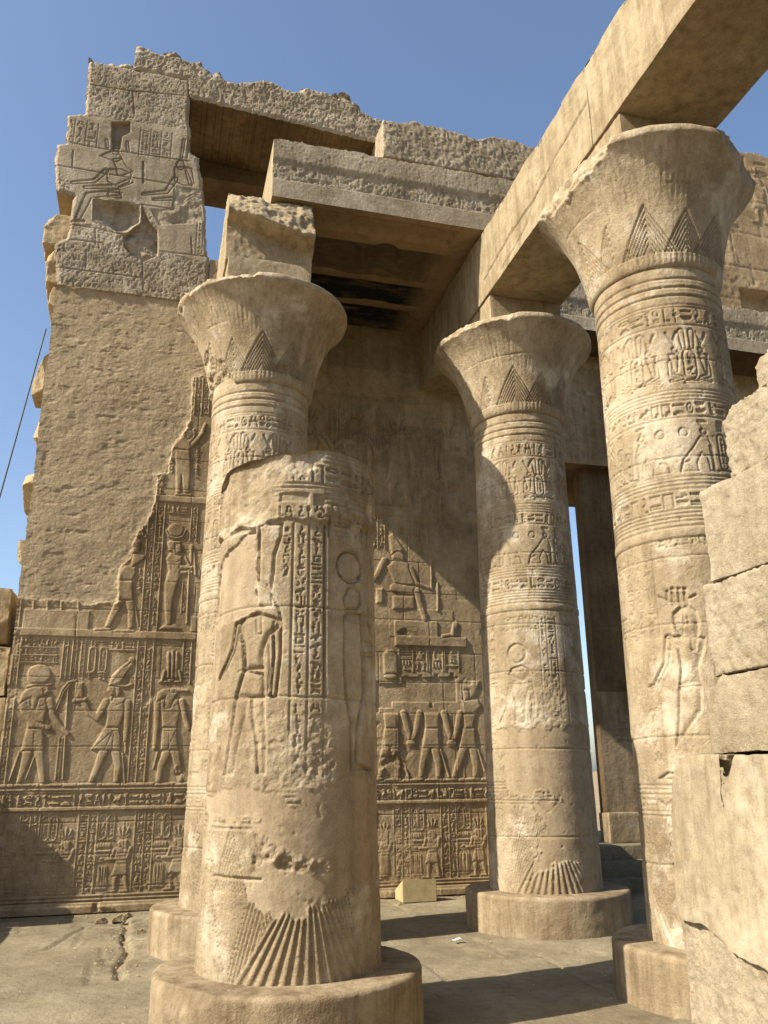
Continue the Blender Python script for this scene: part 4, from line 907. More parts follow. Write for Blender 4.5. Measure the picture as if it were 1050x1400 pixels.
C1, C2, C3, C4 = (1.08, 6.68), (4.668, 9.917), (4.668, 6.47), (1.08, 9.87)
def scene_panel(F, rg, u, z0, z1, d=1, plumes=False):
    """framed panel with a god facing d under rows of signs"""
    h = z1-z0
    text_cols(F, [u-.62, u-.53, u-.44], z0, z1-.02, .010, False, rg, .016); text_cols(F, [u+.40, u+.50, u+.60], z0+.2, z1-.02, .010, False, rg, .016)
    for k in range(2): text_fill(F, u-.42, u+.38, z1-.12-.13*k, z1-.02-.13*k, .010, False, rg)
    person_relief(F, u, z0, .66*h, d, .018, False, 'staff', False, .05)
    F.sunk(F.ell(u, z0+.74*h, .10, .10), .018, .04)
def decor2(F, rg):
    upper_decor(F, rg); lower_decor(F, rg)
    q = F.zm(480, 800, 2.8)
    for k in (-1, 1): scene_panel(F, rg, k*1.1-.05, 1.7, 3.5, k)
    T = q([(530, 110), (560, 110), (718, 110), (745, 110), (795, 110)])
    zt = 3.52
    for a, b in [(q([(575, 140)])[0], q([(715, 115)])[0]), (q([(575, 180)])[0], q([(715, 155)])[0])]: text_fill(F, a[0], b[0], a[1], b[1], .012, False, rg)
    text_cols(F, [q([(525, 200)])[0][0], q([(560, 200)])[0][0]], 2.5, zt, .012, False, rg, .016); text_cols(F, [q([(722, 200)])[0][0], q([(750, 200)])[0][0], q([(785, 200)])[0][0]], 2.3, zt, .012, False, rg, .016)
    dk = F.ell(*q([(633, 262)])[0], .125, .125); F.sunk(dk, .02, .05)
    S = lambda parts: fig(F, q, 2.8, parts, .02, False, .05, 9.6/FPX)
    S([('p', [(600, 345), (612, 318), (650, 305), (680, 320), (690, 350), (655, 370)]), ('p', [(605, 380), (690, 372), (672, 440), (668, 530), (625, 535), (628, 450)]), ('l', [(610, 385), (598, 470), (575, 525)], 22, 16), ('l', [(688, 380), (700, 450), (696, 520)], 22, 16)])
    erode(F, q([(600, 330), (800, 330), (830, 520), (720, 550), (600, 540), (560, 500)]), 301, .75, .012)
    patch(F, [*q([(545, 560), (600, 545), (720, 535), (820, 540)]), (1.5, 2.25), (1.5, .39), *q([(886, 1185), (885, 1070), (860, 1050), (790, 1065), (740, 1080), (700, 1110), (720, 1000), (740, 950), (700, 850), (785, 815), (780, 795), (600, 790), (575, 720), (580, 600)])], 311)
    fan = q([(690, 1180), (700, 1110), (745, 1075), (860, 1055), (885, 1180)])
    joints(F, [5.3, 4.35, 3.44, 2.86, 1.95, .98], rg)
def decor3(F, rg):
    upper_decor(F, rg); lower_decor(F, rg, .1)
    for k in (-1,): scene_panel(F, rg, k*1.5, 1.7, 3.5, k)
    q = F.zm(780, 800, 2.333); p = F.zm(780, 450, 3.5)
    e = [p([(x, 1200)])[0][0] for x in (225, 262, 300, 345, 400)]; text_cols(F, e, 2.78, 3.52, .012, False, rg, .016)
    a, b = p([(410, 1065), (640, 1005)]); text_fill(F, a[0], b[0]+.1, a[1]+.02, b[1]+.03, .012, False, rg)
    S = lambda parts, dep=.022, rim=.05: fig(F, q, 2.333, parts, dep, False, rim, 6.6/FPX)
    for x in (325, 345, 365): S([('e', x, 12, 7, 7), ('l', [(x, 25), (x+6, 60)], 12, 17)])
    S([('l', [(282, 38), (310, 52), (345, 55)], 8), ('l', [(372, 45), (400, 30)], 8), ('l', [(308, 20), (310, 50)], 12)])
    S([('p', [(325, 90), (345, 70), (375, 62), (400, 80), (412, 110), (410, 150), (402, 210), (385, 212), (378, 160), (350, 158), (335, 145), (327, 120)]), ('p', [(300, 170), (345, 158), (430, 165), (428, 200), (410, 260), (420, 310), (345, 318), (350, 260), (340, 200)])], .024, .07)
    S([('l', [(312, 170), (305, 250), (262, 335)], 30, 20), ('e', 258, 325, 10, 10), ('p', [(345, 320), (420, 315), (420, 400), (335, 520), (342, 440)]), ('p', [(275, 620), (310, 595), (330, 600), (330, 625)])], .022, .05)
    S([('l', [(228, 100), (240, 350)], 6), ('l', [(214, 135), (228, 100)], 8)], .014, .02)
    for L, w_ in (([(336, 104), (350, 102)], .010), ([(334, 98), (352, 95)], .006), ([(328, 134), (340, 136)], .007), ([(372, 100), (378, 112), (372, 122)], .012), ([(358, 84), (362, 120), (356, 156)], .008), ([(346, 166), (372, 200), (410, 214)], .010), ([(344, 172), (362, 206), (408, 226)], .008), ([(345, 318), (420, 312)], .012), ([(344, 328), (420, 322)], .008), ([(310, 205), (330, 210)], .008), ([(285, 300), (298, 308)], .008)):
        F.add(F.line(q(L), w_), -.010)
    a, b = q([(262, 585), (290, 380)]); text_cols(F, [a[0], b[0]], a[1], b[1], .012, False, rg, .014)
    for x in (205, 225): S([('l', [(x, 450), (x+6, 640)], 5)], .010, .02)
    joints(F, [5.3, 4.35, 3.44, 2.86, 1.95, .98], rg)
def decor4(F, rg):
    upper_decor(F, rg); lower_decor(F, rg, .2)
    for k in (-2, -1, 0, 1): scene_panel(F, rg, k*1.0+.1, 1.7, 3.5, 1)
    erode(F, [(-1.1, 2.2), (-.1, 2.2), (-.1, 2.95), (-1.1, 2.9)], 331, .8, .014)
    joints(F, [5.3, 4.35, 3.44, 2.86, 1.95, .98], rg)
column('column', 'rear column beside the plaster repair, standing close behind the broken column', C4, 44,
       [(-1.2, .05, .55, .885, .07), (-1.15, .99, -.45, .05)], decor4)
column('column', 'complete column between the doorway gap and the broken column, half covered by a curved shadow', C2, 22,
       [(-1.05, .12, .45, .945, .05)], decor2)
column('column', 'tallest looking column at the right with a big chunk broken off its capital rim', C3, 33,
       [(-.85, .90, .12, .07), (1.2, .985, -.12, .03)], decor3, .009)

def stub():
    t = thing('broken_column', 'thick broken column in front without a capital, carved with a headless figure', 'column', (C1[0], C1[1], 0), 'columns of the ruined hall')
    rg = np.random.default_rng(17)
    F = ColField(C1, ZB-.01, 4.22, .0085); F.mask = np.zeros(F.shape, bool)
    q = F.zm(220, 700, 3.088); p = F.zm(220, 350, 3.088); b_ = F.zm(180, 1100, 2.5)
    S = lambda parts, dep=.026, rim=.06, z=q: fig(F, z, 3.088, parts, dep*1.15, False, rim*.55, 6.3/FPX)
    upper_decor(F, rg, 4); lower_decor(F, rg, .06)
    scene_panel(F, rg, 1.75, 1.7, 3.5, 1); scene_panel(F, rg, -1.6, 1.7, 3.5, 1)
    # top drum: ruled block with two squares of signs, rings right
    X = lambda x, y=1050: p([(x, y)])[0]
    F.put(F.poly(p([(500, 1000), (690, 985), (690, 1115), (500, 1105)])), .0)
    a, b = p([(503, 1040), (625, 1005)]); F.add(F.rect(a[0], b[0], a[1], b[1]), -.014)
    a, b = p([(645, 1055), (690, 1015)]); F.add(F.rect(a[0], b[0], a[1], b[1]), -.014)
    for x0, x1 in ((498, 560), (575, 635), (645, 692)): a, b = p([(x0, 1105), (x1, 1060)]); text_fill(F, a[0], b[0], a[1], b[1], .016, False, rg)
    a, b = p([(700, 1140), (870, 1095)]); text_fill(F, a[0], b[0], a[1]+.02, b[1], .014, False, rg)
    a, b = p([(700, 1195), (866, 1150)]); text_fill(F, a[0], b[0]+.05, a[1]+.02, b[1], .014, False, rg)
    # text columns of the main scene
    e = [q([(x, 300)])[0][0] for x in (494, 556, 625, 692)]; z0 = q([(600, 780)])[0][1]; z1 = q([(600, 50)])[0][1]
    wn = F.win(e[0], e[3], z0, z1)
    text_cols(F, e[1:], z0, z1, .017, False, rg, .022); text_cols(F, e[1:], z0-.55, z0-.03, .014, False, rg, .022)
    a, b = q([(500, 280), (552, 60)]); text_fill(F, a[0]+.02, b[0], a[1], b[1], .016, False, rg)
    # headless figure
    S([('p', [(322, 472), (350, 442), (400, 425), (440, 430), (482, 440), (506, 465), (498, 490), (458, 520), (440, 560), (430, 610), (432, 665), (345, 668), (345, 590), (332, 520)])], .03, .10)
    S([('l', [(322, 480), (305, 580), (275, 650), (246, 708)], 34, 22), ('l', [(490, 470), (492, 600), (474, 770)], 42, 32)], .03, .05)
    S([('p', [(345, 668), (430, 680), (440, 730), (436, 790), (310, 785), (325, 730)])], .026, .08)
    S([('p', [(312, 780), (368, 782), (356, 870), (330, 960), (302, 1112), (262, 1112), (285, 960), (302, 860)]), ('p', [(378, 785), (436, 785), (440, 880), (446, 980), (440, 1108), (402, 1108), (398, 980), (382, 880)])], .020, .08)
    S([('p', [(412, 62), (440, 44), (516, 46), (514, 95), (485, 180), (480, 260), (468, 330), (405, 296)])], .026, .07)
    S([('p', [(402, 300), (466, 330), (470, 395), (400, 400)]), ('p', [(398, 420), (425, 420), (425, 515), (400, 518)]), ('l', [(470, 350), (500, 410), (515, 500)], 12, 10)], .020, .03)
    F.add(F.line(q([(325, 675), (385, 660), (430, 655)]), .018), -.010)
    for L in ([(342, 548), (346, 670)], [(455, 540), (460, 660), (450, 760)]): F.add(F.line(q(L), .014), -.012)
    # slim god on the right
    S([('e', 800, 235, 46, 54)], .03, .035); F.add(F.line(q([(752, 215), (756, 270), (800, 292), (846, 270), (848, 220)]), .018), -.014)
    S([('p', [(768, 365), (790, 318), (815, 312), (842, 335), (848, 385), (835, 415), (780, 412)])], .024, .06)
    S([('p', [(770, 440), (790, 420), (850, 430), (858, 560), (862, 760), (838, 900), (832, 1060), (890, 1090), (800, 1090), (800, 900), (778, 780), (770, 640)])], .026, .09)
    S([('l', [(850, 555), (895, 560)], 22), ('l', [(850, 600), (895, 605)], 22), ('l', [(870, 470), (892, 520), (896, 700)], 10)], .02, .03)
    for x in (693, 888): F.add(F.line([q([(x, 60)])[0], q([(x, 780)])[0]], .018), -.012)
    # ruined lower part of the scene
    erode(F, q([(330, 800), (440, 790), (560, 830), (715, 830), (735, 960), (720, 1080), (690, 1150), (560, 1190), (440, 1170), (440, 1100), (330, 1100), (350, 900)]), 401, .42, .016); erode(F, q([(440, 960), (700, 900), (720, 1100), (640, 1180), (440, 1160)]), 405, .7, .016)
    erode(F, q([(200, 800), (330, 800), (310, 900), (260, 1120), (180, 1100)]), 403, .6, .012)
    # smooth repairs
    patch(F, q([(262, 190), (300, 150), (398, 66), (404, 290), (395, 330), (412, 400), (360, 432), (240, 500), (200, 480), (230, 300)]), 411, -.02, .02)
    patch(F, [*q([(180, 1180), (440, 1170), (560, 1200), (700, 1140), (900, 1110)]), (1.3, 1.7), *b_([(880, 240), (800, 260), (660, 320), (590, 375), (540, 385), (440, 360), (380, 360), (372, 250), (430, 235), (480, 140), (430, 70), (260, 60)])], 421, -.006, .05)
    wn, mk, sd = F.poly(b_([(415, 170), (470, 130), (560, 170), (690, 205), (680, 240), (600, 225), (500, 215), (420, 195)]), .1)
    s = sd+.06*fbm2(sd.shape, 8, 8, 431, 4); mk = np.clip(s/.02+.5, 0, 1); F.h[wn] = F.h[wn]*(1-mk)+mk*(-.005+.035*fbm2(sd.shape, 6, 6, 432, 4)); F.mask[wn] &= ~(s > 0)
    # overhanging top drum, its left half broken smooth
    zc = np.interp(F.u, [p([(255, 1195)])[0][0], p([(290, 1160)])[0][0], p([(410, 1140)])[0][0], p([(430, 1118)])[0][0], p([(640, 1118)])[0][0], p([(870, 1165)])[0][0]], [p([(255, 1195)])[0][1], p([(290, 1165)])[0][1], p([(410, 1148)])[0][1], p([(430, 1120)])[0][1], p([(640, 1122)])[0][1], p([(870, 1165)])[0][1]])
    zc = zc+.02*fbm2((1, F.nu), 1e6, 8, 441, 3, True)[0]
    U, V = np.meshgrid(F.u, F.v); F.h += np.clip((V-zc[None, :])/.02, 0, 1)*.022
    lowl = np.clip(((U < p([(400, 1150)])[0][0]) & (V < zc[None, :]) & (V > zc[None, :]-.05))*1., 0, 1); F.h -= lowl*.02
    wn, mk, sd = F.poly(p([(250, 900), (640, 820), (690, 825), (640, 885), (500, 985), (495, 1110), (410, 1140), (290, 1165), (240, 1200)]), .15)
    s = sd+.07*fbm2(sd.shape, 12, 12, 451, 4); mk = np.clip(s/.025+.5, 0, 1)
    F.h[wn] = F.h[wn]*(1-mk)+mk*(.004+.035*fbm2(sd.shape, 22, 22, 452, 5)-.02*np.clip(s/.1, 0, 1))
    joints(F, [q([(600, 400)])[0][1], q([(600, 785)])[0][1]], rg); F.add(F.line([(-.6, b_([(300, 245)])[0][1]), (-.2, b_([(300, 250)])[0][1])], .015), -.02)
    weather(F, 19, .005)
    ta = F.px(300, 655)[0]; tb = F.px(440, 617)[0]
    def top(th, U): return np.interp(U, [-2.1, ta-.3, ta, ta+.2, tb-.15, tb, .9, 2.1], [4.08, 3.98, 3.96, 4.04, 4.11, 4.15, 4.13, 4.08])+.015*fbm3(np.stack([U*3, U*0, U*0+.5], -1), .5, 8, 4)
    shaft_mesh(F, t, top)
    def chip(P):
        n = np.array([-.78, -.5, .38]); n /= np.linalg.norm(n); p0 = np.array([C1[0]-.70, C1[1]-.60, ZB-.02]); s = (P-p0)@n
        k = s > 0; P[k] = P[k]-n*s[k][:, None]+n*(.015*fbm3(P[k], .12, 3, 4))[:, None]; return P
    base_mesh(C1, t, 17, chip)
stub()

# ------------------------------------------------------------------ architraves and ceiling slabs
def beam_face(F, seed):
    F.h = .006*fbm2(F.shape, 20, 30, seed, 4)+.002*fbm2(F.shape, 60, 4, seed+3, 2)
def make_beams():
    XL, XR_, Z0, Z1 = C3[0]-.565, C3[0]+.565, 8.03, 9.10
    t = thing('architrave', 'long stone architrave running overhead on the two right columns, sunlit on its left face', 'architrave', (C3[0], 8, Z0))
    rg = np.random.default_rng(3)
    # left face as a relief field over u = -Y
    for nm, ya, yb, sd in (('beam_block', 3.2, 6.42, 1), ('beam_block', 6.43, 9.85, 2), ('beam_block', 9.86, 12.54, 3)):
        def fn(V, ya=ya, yb=yb, sd=sd):
            lf = V[:, 0] < XL+.03
            top = V[:, 2] > Z1-.03
            V[top, 2] += .07*np.clip(fbm3(V[top], .45, sd, 4), -1, .3)-.01
            V[lf, 0] += .012*fbm3(V[lf]*np.array([1, 1, .5]), .3, sd+5, 4)
            if sd == 2:        # long split and a vertical crack
                for pts, dp in (([(6.45, 8.62), (7.2, 8.55), (7.9, 8.40), (8.6, 8.42), (9.5, 8.32)], .04), ([(7.6, 9.1), (7.7, 8.7), (7.75, 8.45), (8.1, 8.2), (8.9, 8.1)], .03)):
                    P = np.array(pts); zc = np.interp(V[:, 1], P[:, 0], P[:, 1])
                    k = lf & (V[:, 1] > P[0, 0]) & (V[:, 1] < P[-1, 0]); V[k, 0] += dp*np.exp(-((V[k, 2]-zc[k]-.02*fbm3(V[k], .2, 9, 3))/.014)**2)
                k = lf & (V[:, 2] > 8.55) & (V[:, 1] > 7.0) & (V[:, 1] < 7.7); V[k, 0] += .012
            return V
        block(nm, XL, XR_, ya, yb, Z0, Z1, M_BEAM, t, .022, .004, .012, seed=sd*7, fn=fn, maxn=190)
    # left architrave with its broken front end, undercut below
    A = C1[0]
    def brk(V):
        k = V[:, 1] < 10.1
        z = V[:, 2]; x = V[:, 0]-A
        zb = 8.46-.28*x; s = .5+.5*np.clip((z-zb)/.05, -1, 1)              # 1 on the bulging upper part
        off = (1-s)*(.19+.05*x)+s*(-.10+.42*np.clip((z-zb)/(9.13-zb), 0, 1)**1.1)
        wy = np.clip((10.1-V[k, 1])/.83, 0, 1)
        V[k, 1] += wy*(off[k]+.10*s[k]*fbm3(V[k], .22, 61, 6, .62)+.04*fbm3(V[k], .5, 62, 3)-.03*s[k]*np.abs(fbm3(V[k], .09, 63, 3)))
        tp = (z > 9.05) & (V[:, 1] < 9.48); V[tp, 2] += -.05+.10*fbm3(V[tp], .25, 66, 4)
        return V
    t2 = thing('architrave', 'short architrave stump with a broken rough end on the rear column by the plaster repair', 'architrave', (A, 11, Z0))
    block('beam_block', A-.565, A+.565, 9.27, YW-.01, Z0, 9.13, M_BEAM, t2, .02, .006, .015, seed=71, fn=brk, peck=.012, peck_scale=.06, maxn=150)
def slab(x0, x1, y0, y1, z0, z1, fil, label, seed, left_lit=True, ceil=True, mat=None):
    t = thing('ceiling_slab', label, 'ceiling slab', ((x0+x1)/2, (y0+y1)/2, z0))
    F = Field(x0, x1, z0, z1, .014)
    U, V = np.meshgrid(F.u, F.v)
    F.h = pecked(F, .022, seed, .04)-.03
    up = (V > z0+(z1-z0)*.62)*1.; up = blur(up, 2); F.h = F.h*(1-up*.75)+.01*up
    k = (V < z0+fil+.01*fbm2((1, F.nu), 1e6, 20, seed+3, 3)); F.h[k] = .018+.004*fbm2(F.shape, 30, 30, seed+4, 3)[k]
    F.h[V < z0+fil*.0+.0] -= .0
    topz = z1-.02+.05*fbm2((1, F.nu), 1e6, 14, seed+5, 4)[0]
    panel(['slab_edge'], F, y0, y1, (V < topz[None, :])[:-1, :-1], [M_TOP], t, None, M_BEAM, bottom=False)
    # underside with its painted bands, a shallow relief of beams and hollows
    G = Field(x0+.001, x1-.001, y0-.012, y1, .025); UU, VV = np.meshgrid(G.u, G.v)
    G.h = .012*fbm2(G.shape, 14, 14, seed+7, 4)
    for ya, yb, dz in ((9.5, 9.62, -.0), (9.62, 9.98, .07), (10.22, 10.98, .06), (11.14, 11.70, .07), (11.88, 12.45, .07)):
        if ceil: G.h += dz*np.clip((VV-ya)/.025, 0, 1)*np.clip((yb-VV)/.025, 0, 1)*np.clip((UU-x0-.25)/.03, 0, 1)*np.clip((x1-.95-UU)/.03, 0, 1)
    if ceil:
        G.h += .10*np.clip(1-np.hypot((UU-2.9)/.30, (VV-10.55)/.42), 0, .35)/.35
        G.h += .05*np.clip(1-np.hypot((UU-2.3)/.30, (VV-10.6)/.3), 0, .25)/.25
    P = np.stack([UU, VV, z0+.002+G.h], -1).reshape(-1, 3); q = grid_quads(G.nv, G.nu).reshape(-1, 4)[:, ::-1]
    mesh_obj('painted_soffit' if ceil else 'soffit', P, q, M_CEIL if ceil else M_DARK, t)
    return t
make_beams()
slab(1.09, 4.75, 9.5, YW, 9.14, 10.12, .30, 'ceiling slab with dark painted underside spanning between the two architraves', 501)
slab(5.24, 14.5, 11.7, YW+.02, 9.14, 10.08, .26, 'ceiling slab at the far right beyond the tall capital, lying over the doorway side', 521, ceil=False)

# ------------------------------------------------------------------ gateway and wall on the right
def make_gate():
    t = thing('temple_gateway', 'shaded gateway with carved lintel and half sunlit jamb beside a narrow strip of sky', 'gateway', (7.2, YW, 0))
    rg = np.random.default_rng(8)
    JX, YB = 8.28, 14.9
    F = Field(5.0, 9.2, 6.94, 9.3, .016)
    text_cols(F, [6.7, 6.95], 7.0, 7.7, .014, True, rg); text_cols(F, [7.28, 7.5, 7.72], 7.0, 7.7, .014, True, rg)
    person_relief(F, 7.12, 7.02, .6, 1, .014, True, 'raise'); person_relief(F, 7.98, 7.02, .6, -1, .014, True, 'raise')
    F.up(F.rect(5.0, 9.2, 7.74, 7.78), .015, .01); F.h += .006*fbm2(F.shape, 20, 20, 5, 4); F.h[:, :] += np.where(F.v[:, None] > 8.2, -.05, 0)
    for x, z in ((7.0, 7.95), (7.45, 7.95)): person_relief(F, x, 7.82, .5, 1, .01, False, 'staff')
    F.put(F.ell(7.25, 8.0, .03, .03), -.03)
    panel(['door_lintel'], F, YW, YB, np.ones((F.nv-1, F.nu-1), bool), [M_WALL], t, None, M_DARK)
    # right jamb: a pier whose upper front has shade painted in, its lower part paler smooth repair with one scrap of carving
    JX, JY = 7.16, 12.78
    Fj = Field(JX, 9.2, .60, 6.96, .016)
    for k in range(4): person_relief(Fj, JX+.5, 1.3+1.4*k, 1.05, 1, .016, True, 'staff'); Fj.up(Fj.rect(JX, 9.2, 1.18+1.4*k, 1.24+1.4*k), .016, .01); text_cols(Fj, [JX+.9, JX+1.1, JX+1.3], 1.3+1.4*k, 2.5+1.4*k, .014, True, rg)
    U, V = np.meshgrid(Fj.u, Fj.v)
    low = np.clip((2.95+.25*fbm2(Fj.shape, 20, 20, 9, 3)-V)/.03, 0, 1); Fj.h = Fj.h*(1-low)
    text_fill(Fj, JX+.28, JX+.62, 2.15, 2.5, .016, True, rg)
    Fj.h += .008*fbm2(Fj.shape, 18, 18, 10, 4)
    panel(['jamb', 'jamb_repair_lit'], Fj, JY, JY+.22, np.ones((Fj.nv-1, Fj.nu-1), bool), [M_DARK, M_BASE], t, (Fj.v[:-1, None] < 2.95+0*Fj.u[None, :-1])*1, M_DARK)  # dark colour above the sunlit part is painted shade
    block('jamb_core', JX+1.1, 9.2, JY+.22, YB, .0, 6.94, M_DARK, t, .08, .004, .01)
    block('plinth', JX-.03, 9.2, JY-.10, JY+.24, .60, 1.06, M_BASE, t, .03, .008, .02, seed=6)
    block('step_shade_block', 5.32, 6.0, 11.35, 12.6, -.03, 1.55, M_WALL, t, .04, .015, .03, seed=16, peck=.01)  # hidden block added behind the column to throw shade on the steps
    for k, (z1, y0) in enumerate([(.2, 11.75), (.4, 12.05), (.6, 12.35)]):
        block('step', 5.9, 10.5, y0, 15.6 if k == 2 else y0+.6, -.02 if k == 0 else z1-.21, z1, M_FLOOR, t, .04, .006, .015, seed=30+k)
    # wall above and right of the gateway
    t2 = thing('far_wall', 'high sunlit wall of dressed blocks at the far right behind the tall capital', 'wall', (10.5, YW, 0))
    F = Field(8.6, 14.5, 0, 14.8, .03)
    F.h = pecked(F, .02, 91, .07)
    for a, b, c, d in [(8.6, 10.9, 12.6, 13.35), (10.0, 11.5, 13.4, 14.8), (11.2, 12.6, 11.5, 14.8), (10.6, 11.5, 10.1, 10.6)]:
        wn = F.win(a, b, c, d); F.h[wn] *= .25; 
    for x, z, h, d in [(11.0, 12.75, 1.2, 1), (12.0, 12.9, 1.2, -1), (10.4, 12.5, 1.0, 1)]: person_relief(F, x, z, h, d, .03, True, 'raise', True, .04)
    text_fill(F, 10.9, 13.0, 14.1, 14.6, .02, False, rg)
    zz = [9.9, 10.9, 11.7, 12.55, 13.4, 14.1]
    for k, z in enumerate(zz):
        F.add(F.line([(8.6, z+.02), (14.5, z)], .03), -.018)
        x = 8.6+.5*(k % 2)
        while x < 14.5: F.add(F.line([(x, z), (x, z+.9)], .03), -.014); x += rg.uniform(.9, 1.5)
    wn = F.win(11.15, 11.9, 10.2, 11.15); F.h[wn] -= .28
    tz = np.interp(F.u, [8.6, 10.5, 12, 14.5], [14.5, 14.7, 14.74, 14.6])+.08*fbm2((1, F.nu), 1e6, 10, 92, 3)[0]
    Uf, Vf = np.meshgrid(F.u, F.v)
    keep = (Vf < tz[None, :]) & ((Uf > 9.25) | (Vf > 9.14))
    panel(['dressed_masonry'], F, YW+.04, YW+1.4, keep[:-1, :-1], [M_WALL], t2, None, M_ROUGH)
make_gate()

# ------------------------------------------------------------------ screen wall of blocks at the right, close to the viewer
def make_screen():
    X0, X1 = 3.8, 5.2
    t = thing('screen_wall', 'stepped stump of a wall of pale sunlit blocks in the right foreground', 'wall', (4.5, 4.3, 0))
    def bulge(zb):
        def fn(V):
            k = V[:, 0] < X0+.03; V[k, 0] += .03*fbm3(V[k], .6, 5, 4)
            return V
        return fn
    rows = [  # y0, y1, z0, z1, x offset, material, roughness
        (1.5, 5.93, -.05, .98, .05, M_BLOCK, .014), (1.5, 5.88, .60, 1.80, 0., M_SMOOTH, .0), (1.5, 5.28, 1.805, 2.33, .02, M_BLOCK, .007), (3.3, 5.17, 2.335, 2.98, .03, M_BLOCK, .016),
        (3.3, 5.04, 2.985, 3.66, .01, M_BLOCK, .007), (3.0, 4.76, 3.67, 4.2, .06, M_BLOCK, .016), (2.8, 4.36, 4.205, 4.45, .09, M_BLOCK, .012)]
    def wavy(V):                 # ragged lower edge of the big smooth repair
        k = (V[:, 2] < 1.5); zc = np.interp(V[:, 1], [3.5, 4.5, 4.8, 5.1, 5.5, 5.95], [.36, .40, .44, .52, .62, .70]); z = V[:, 2]
        V[k, 2] = z[k]+(zc[k]+.05*fbm3(V[k]*np.array([0, 1, 0]), .2, 3, 4)-.60)*np.clip((1.5-z[k])/.9, 0, 1)
        s = V[:, 0] < X0+.05
        V[s, 0] += .035*fbm3(V[s], .9, 7, 3)-.03*np.clip((V[s, 2]-.7)/.8, 0, 1)*0
        e = V[:, 1] > 5.2; V[e, 1] += -.22*np.clip((V[e, 2]-1.25)/.6, 0, 1)**2
        return V
    for k, (y0, y1, z0, z1, dx, mt, pk) in enumerate(rows):
        cuts = []
        if k in (2, 5, 6):
            n = np.array([-.25, .62, .75]); n /= np.linalg.norm(n); cuts = [(tuple(n), float(n@np.array([X0, y1-(.16 if k == 2 else .07), z1-.07])), .07)]
        if k == 3: n = np.array([-.2, .9, -.35]); n /= np.linalg.norm(n); cuts = [(tuple(n), float(n@np.array([X0, y1-.03, z0+.06])), .06)]
        block('block', X0+dx, X1-.03*k, y0, y1, z0, z1, mt, t, .014 if pk > .01 else .022, .014, .014, cuts, seed=200+k, peck=pk, peck_scale=.032, fn=wavy if k == 1 else bulge(0), maxn=320 if pk > .01 else 200, peck_tall=2.6)
    # upright of the broken wall end behind the big repair
make_screen()

# ------------------------------------------------------------------ unseen wall added behind the viewer to block low sky light
def make_sky_block_wall():
    t = thing('sky_block_wall', 'unseen wall of big blocks added behind the viewer to block low sky light', 'wall', (4, -6, 0))
    rg = np.random.default_rng(4); z = 0; k = 0
    while z < 9:
        h = rg.uniform(.9, 1.2); x = -3-rg.uniform(0, 1.5)
        while x < 16:
            w_ = rg.uniform(2.2, 3.6); block('block', x, x+w_-.01, -7.2, -6+rg.uniform(-.02, .02), z, z+h-.006, M_WALL, t, .3, .01, .02, seed=500+k); x += w_; k += 1
        z += h
make_sky_block_wall()

# ------------------------------------------------------------------ ruined low wall off to the left; its shadow falls on the foot of the carved wall
def make_low_wall():
    t = thing('low_wall', 'low ruined block wall beyond the left edge, shading the foot of the carved wall', 'wall', (-3.6, 11, 0))
    block('block', -4.2, -3.02, 12.09, 13.4, 0, 2.41, M_BLOCK, t, .06, .01, .02, seed=301)
    block('block', -4.2, -3.01, 11.40, 12.08, 0, 1.91, M_BLOCK, t, .06, .01, .02, seed=303)
    block('block', -4.2, -3.0, 9.6, 11.39, 0, 1.36, M_BLOCK, t, .06, .01, .02, seed=302)
    for k, (xa, xb, ya, yb, za, zb) in enumerate([(-3.0, -2.1, 13.0, 14.0, 3.55, 4.35), (-3.0, -2.02, 12.9, 14.0, 2.8, 3.5), (-3.1, -1.98, 12.85, 14.0, 1.9, 2.78), (-3.1, -1.97, 12.85, 14.0, 1.0, 1.88), (-3.1, -1.97, 12.85, 14.0, -.05, .98)]):
        n_ = np.array([.3, -.75, .6 if k % 2 else -.3]); n_ /= np.linalg.norm(n_); b = block('block', xa, xb, ya, yb, za, zb, M_ROUGH, t, .03, .02, .012, [(tuple(n_), float(n_@np.array([xb-.1, ya+.1, (zb if k % 2 else za)])), .06)], seed=310+k, peck=.01)
make_low_wall()

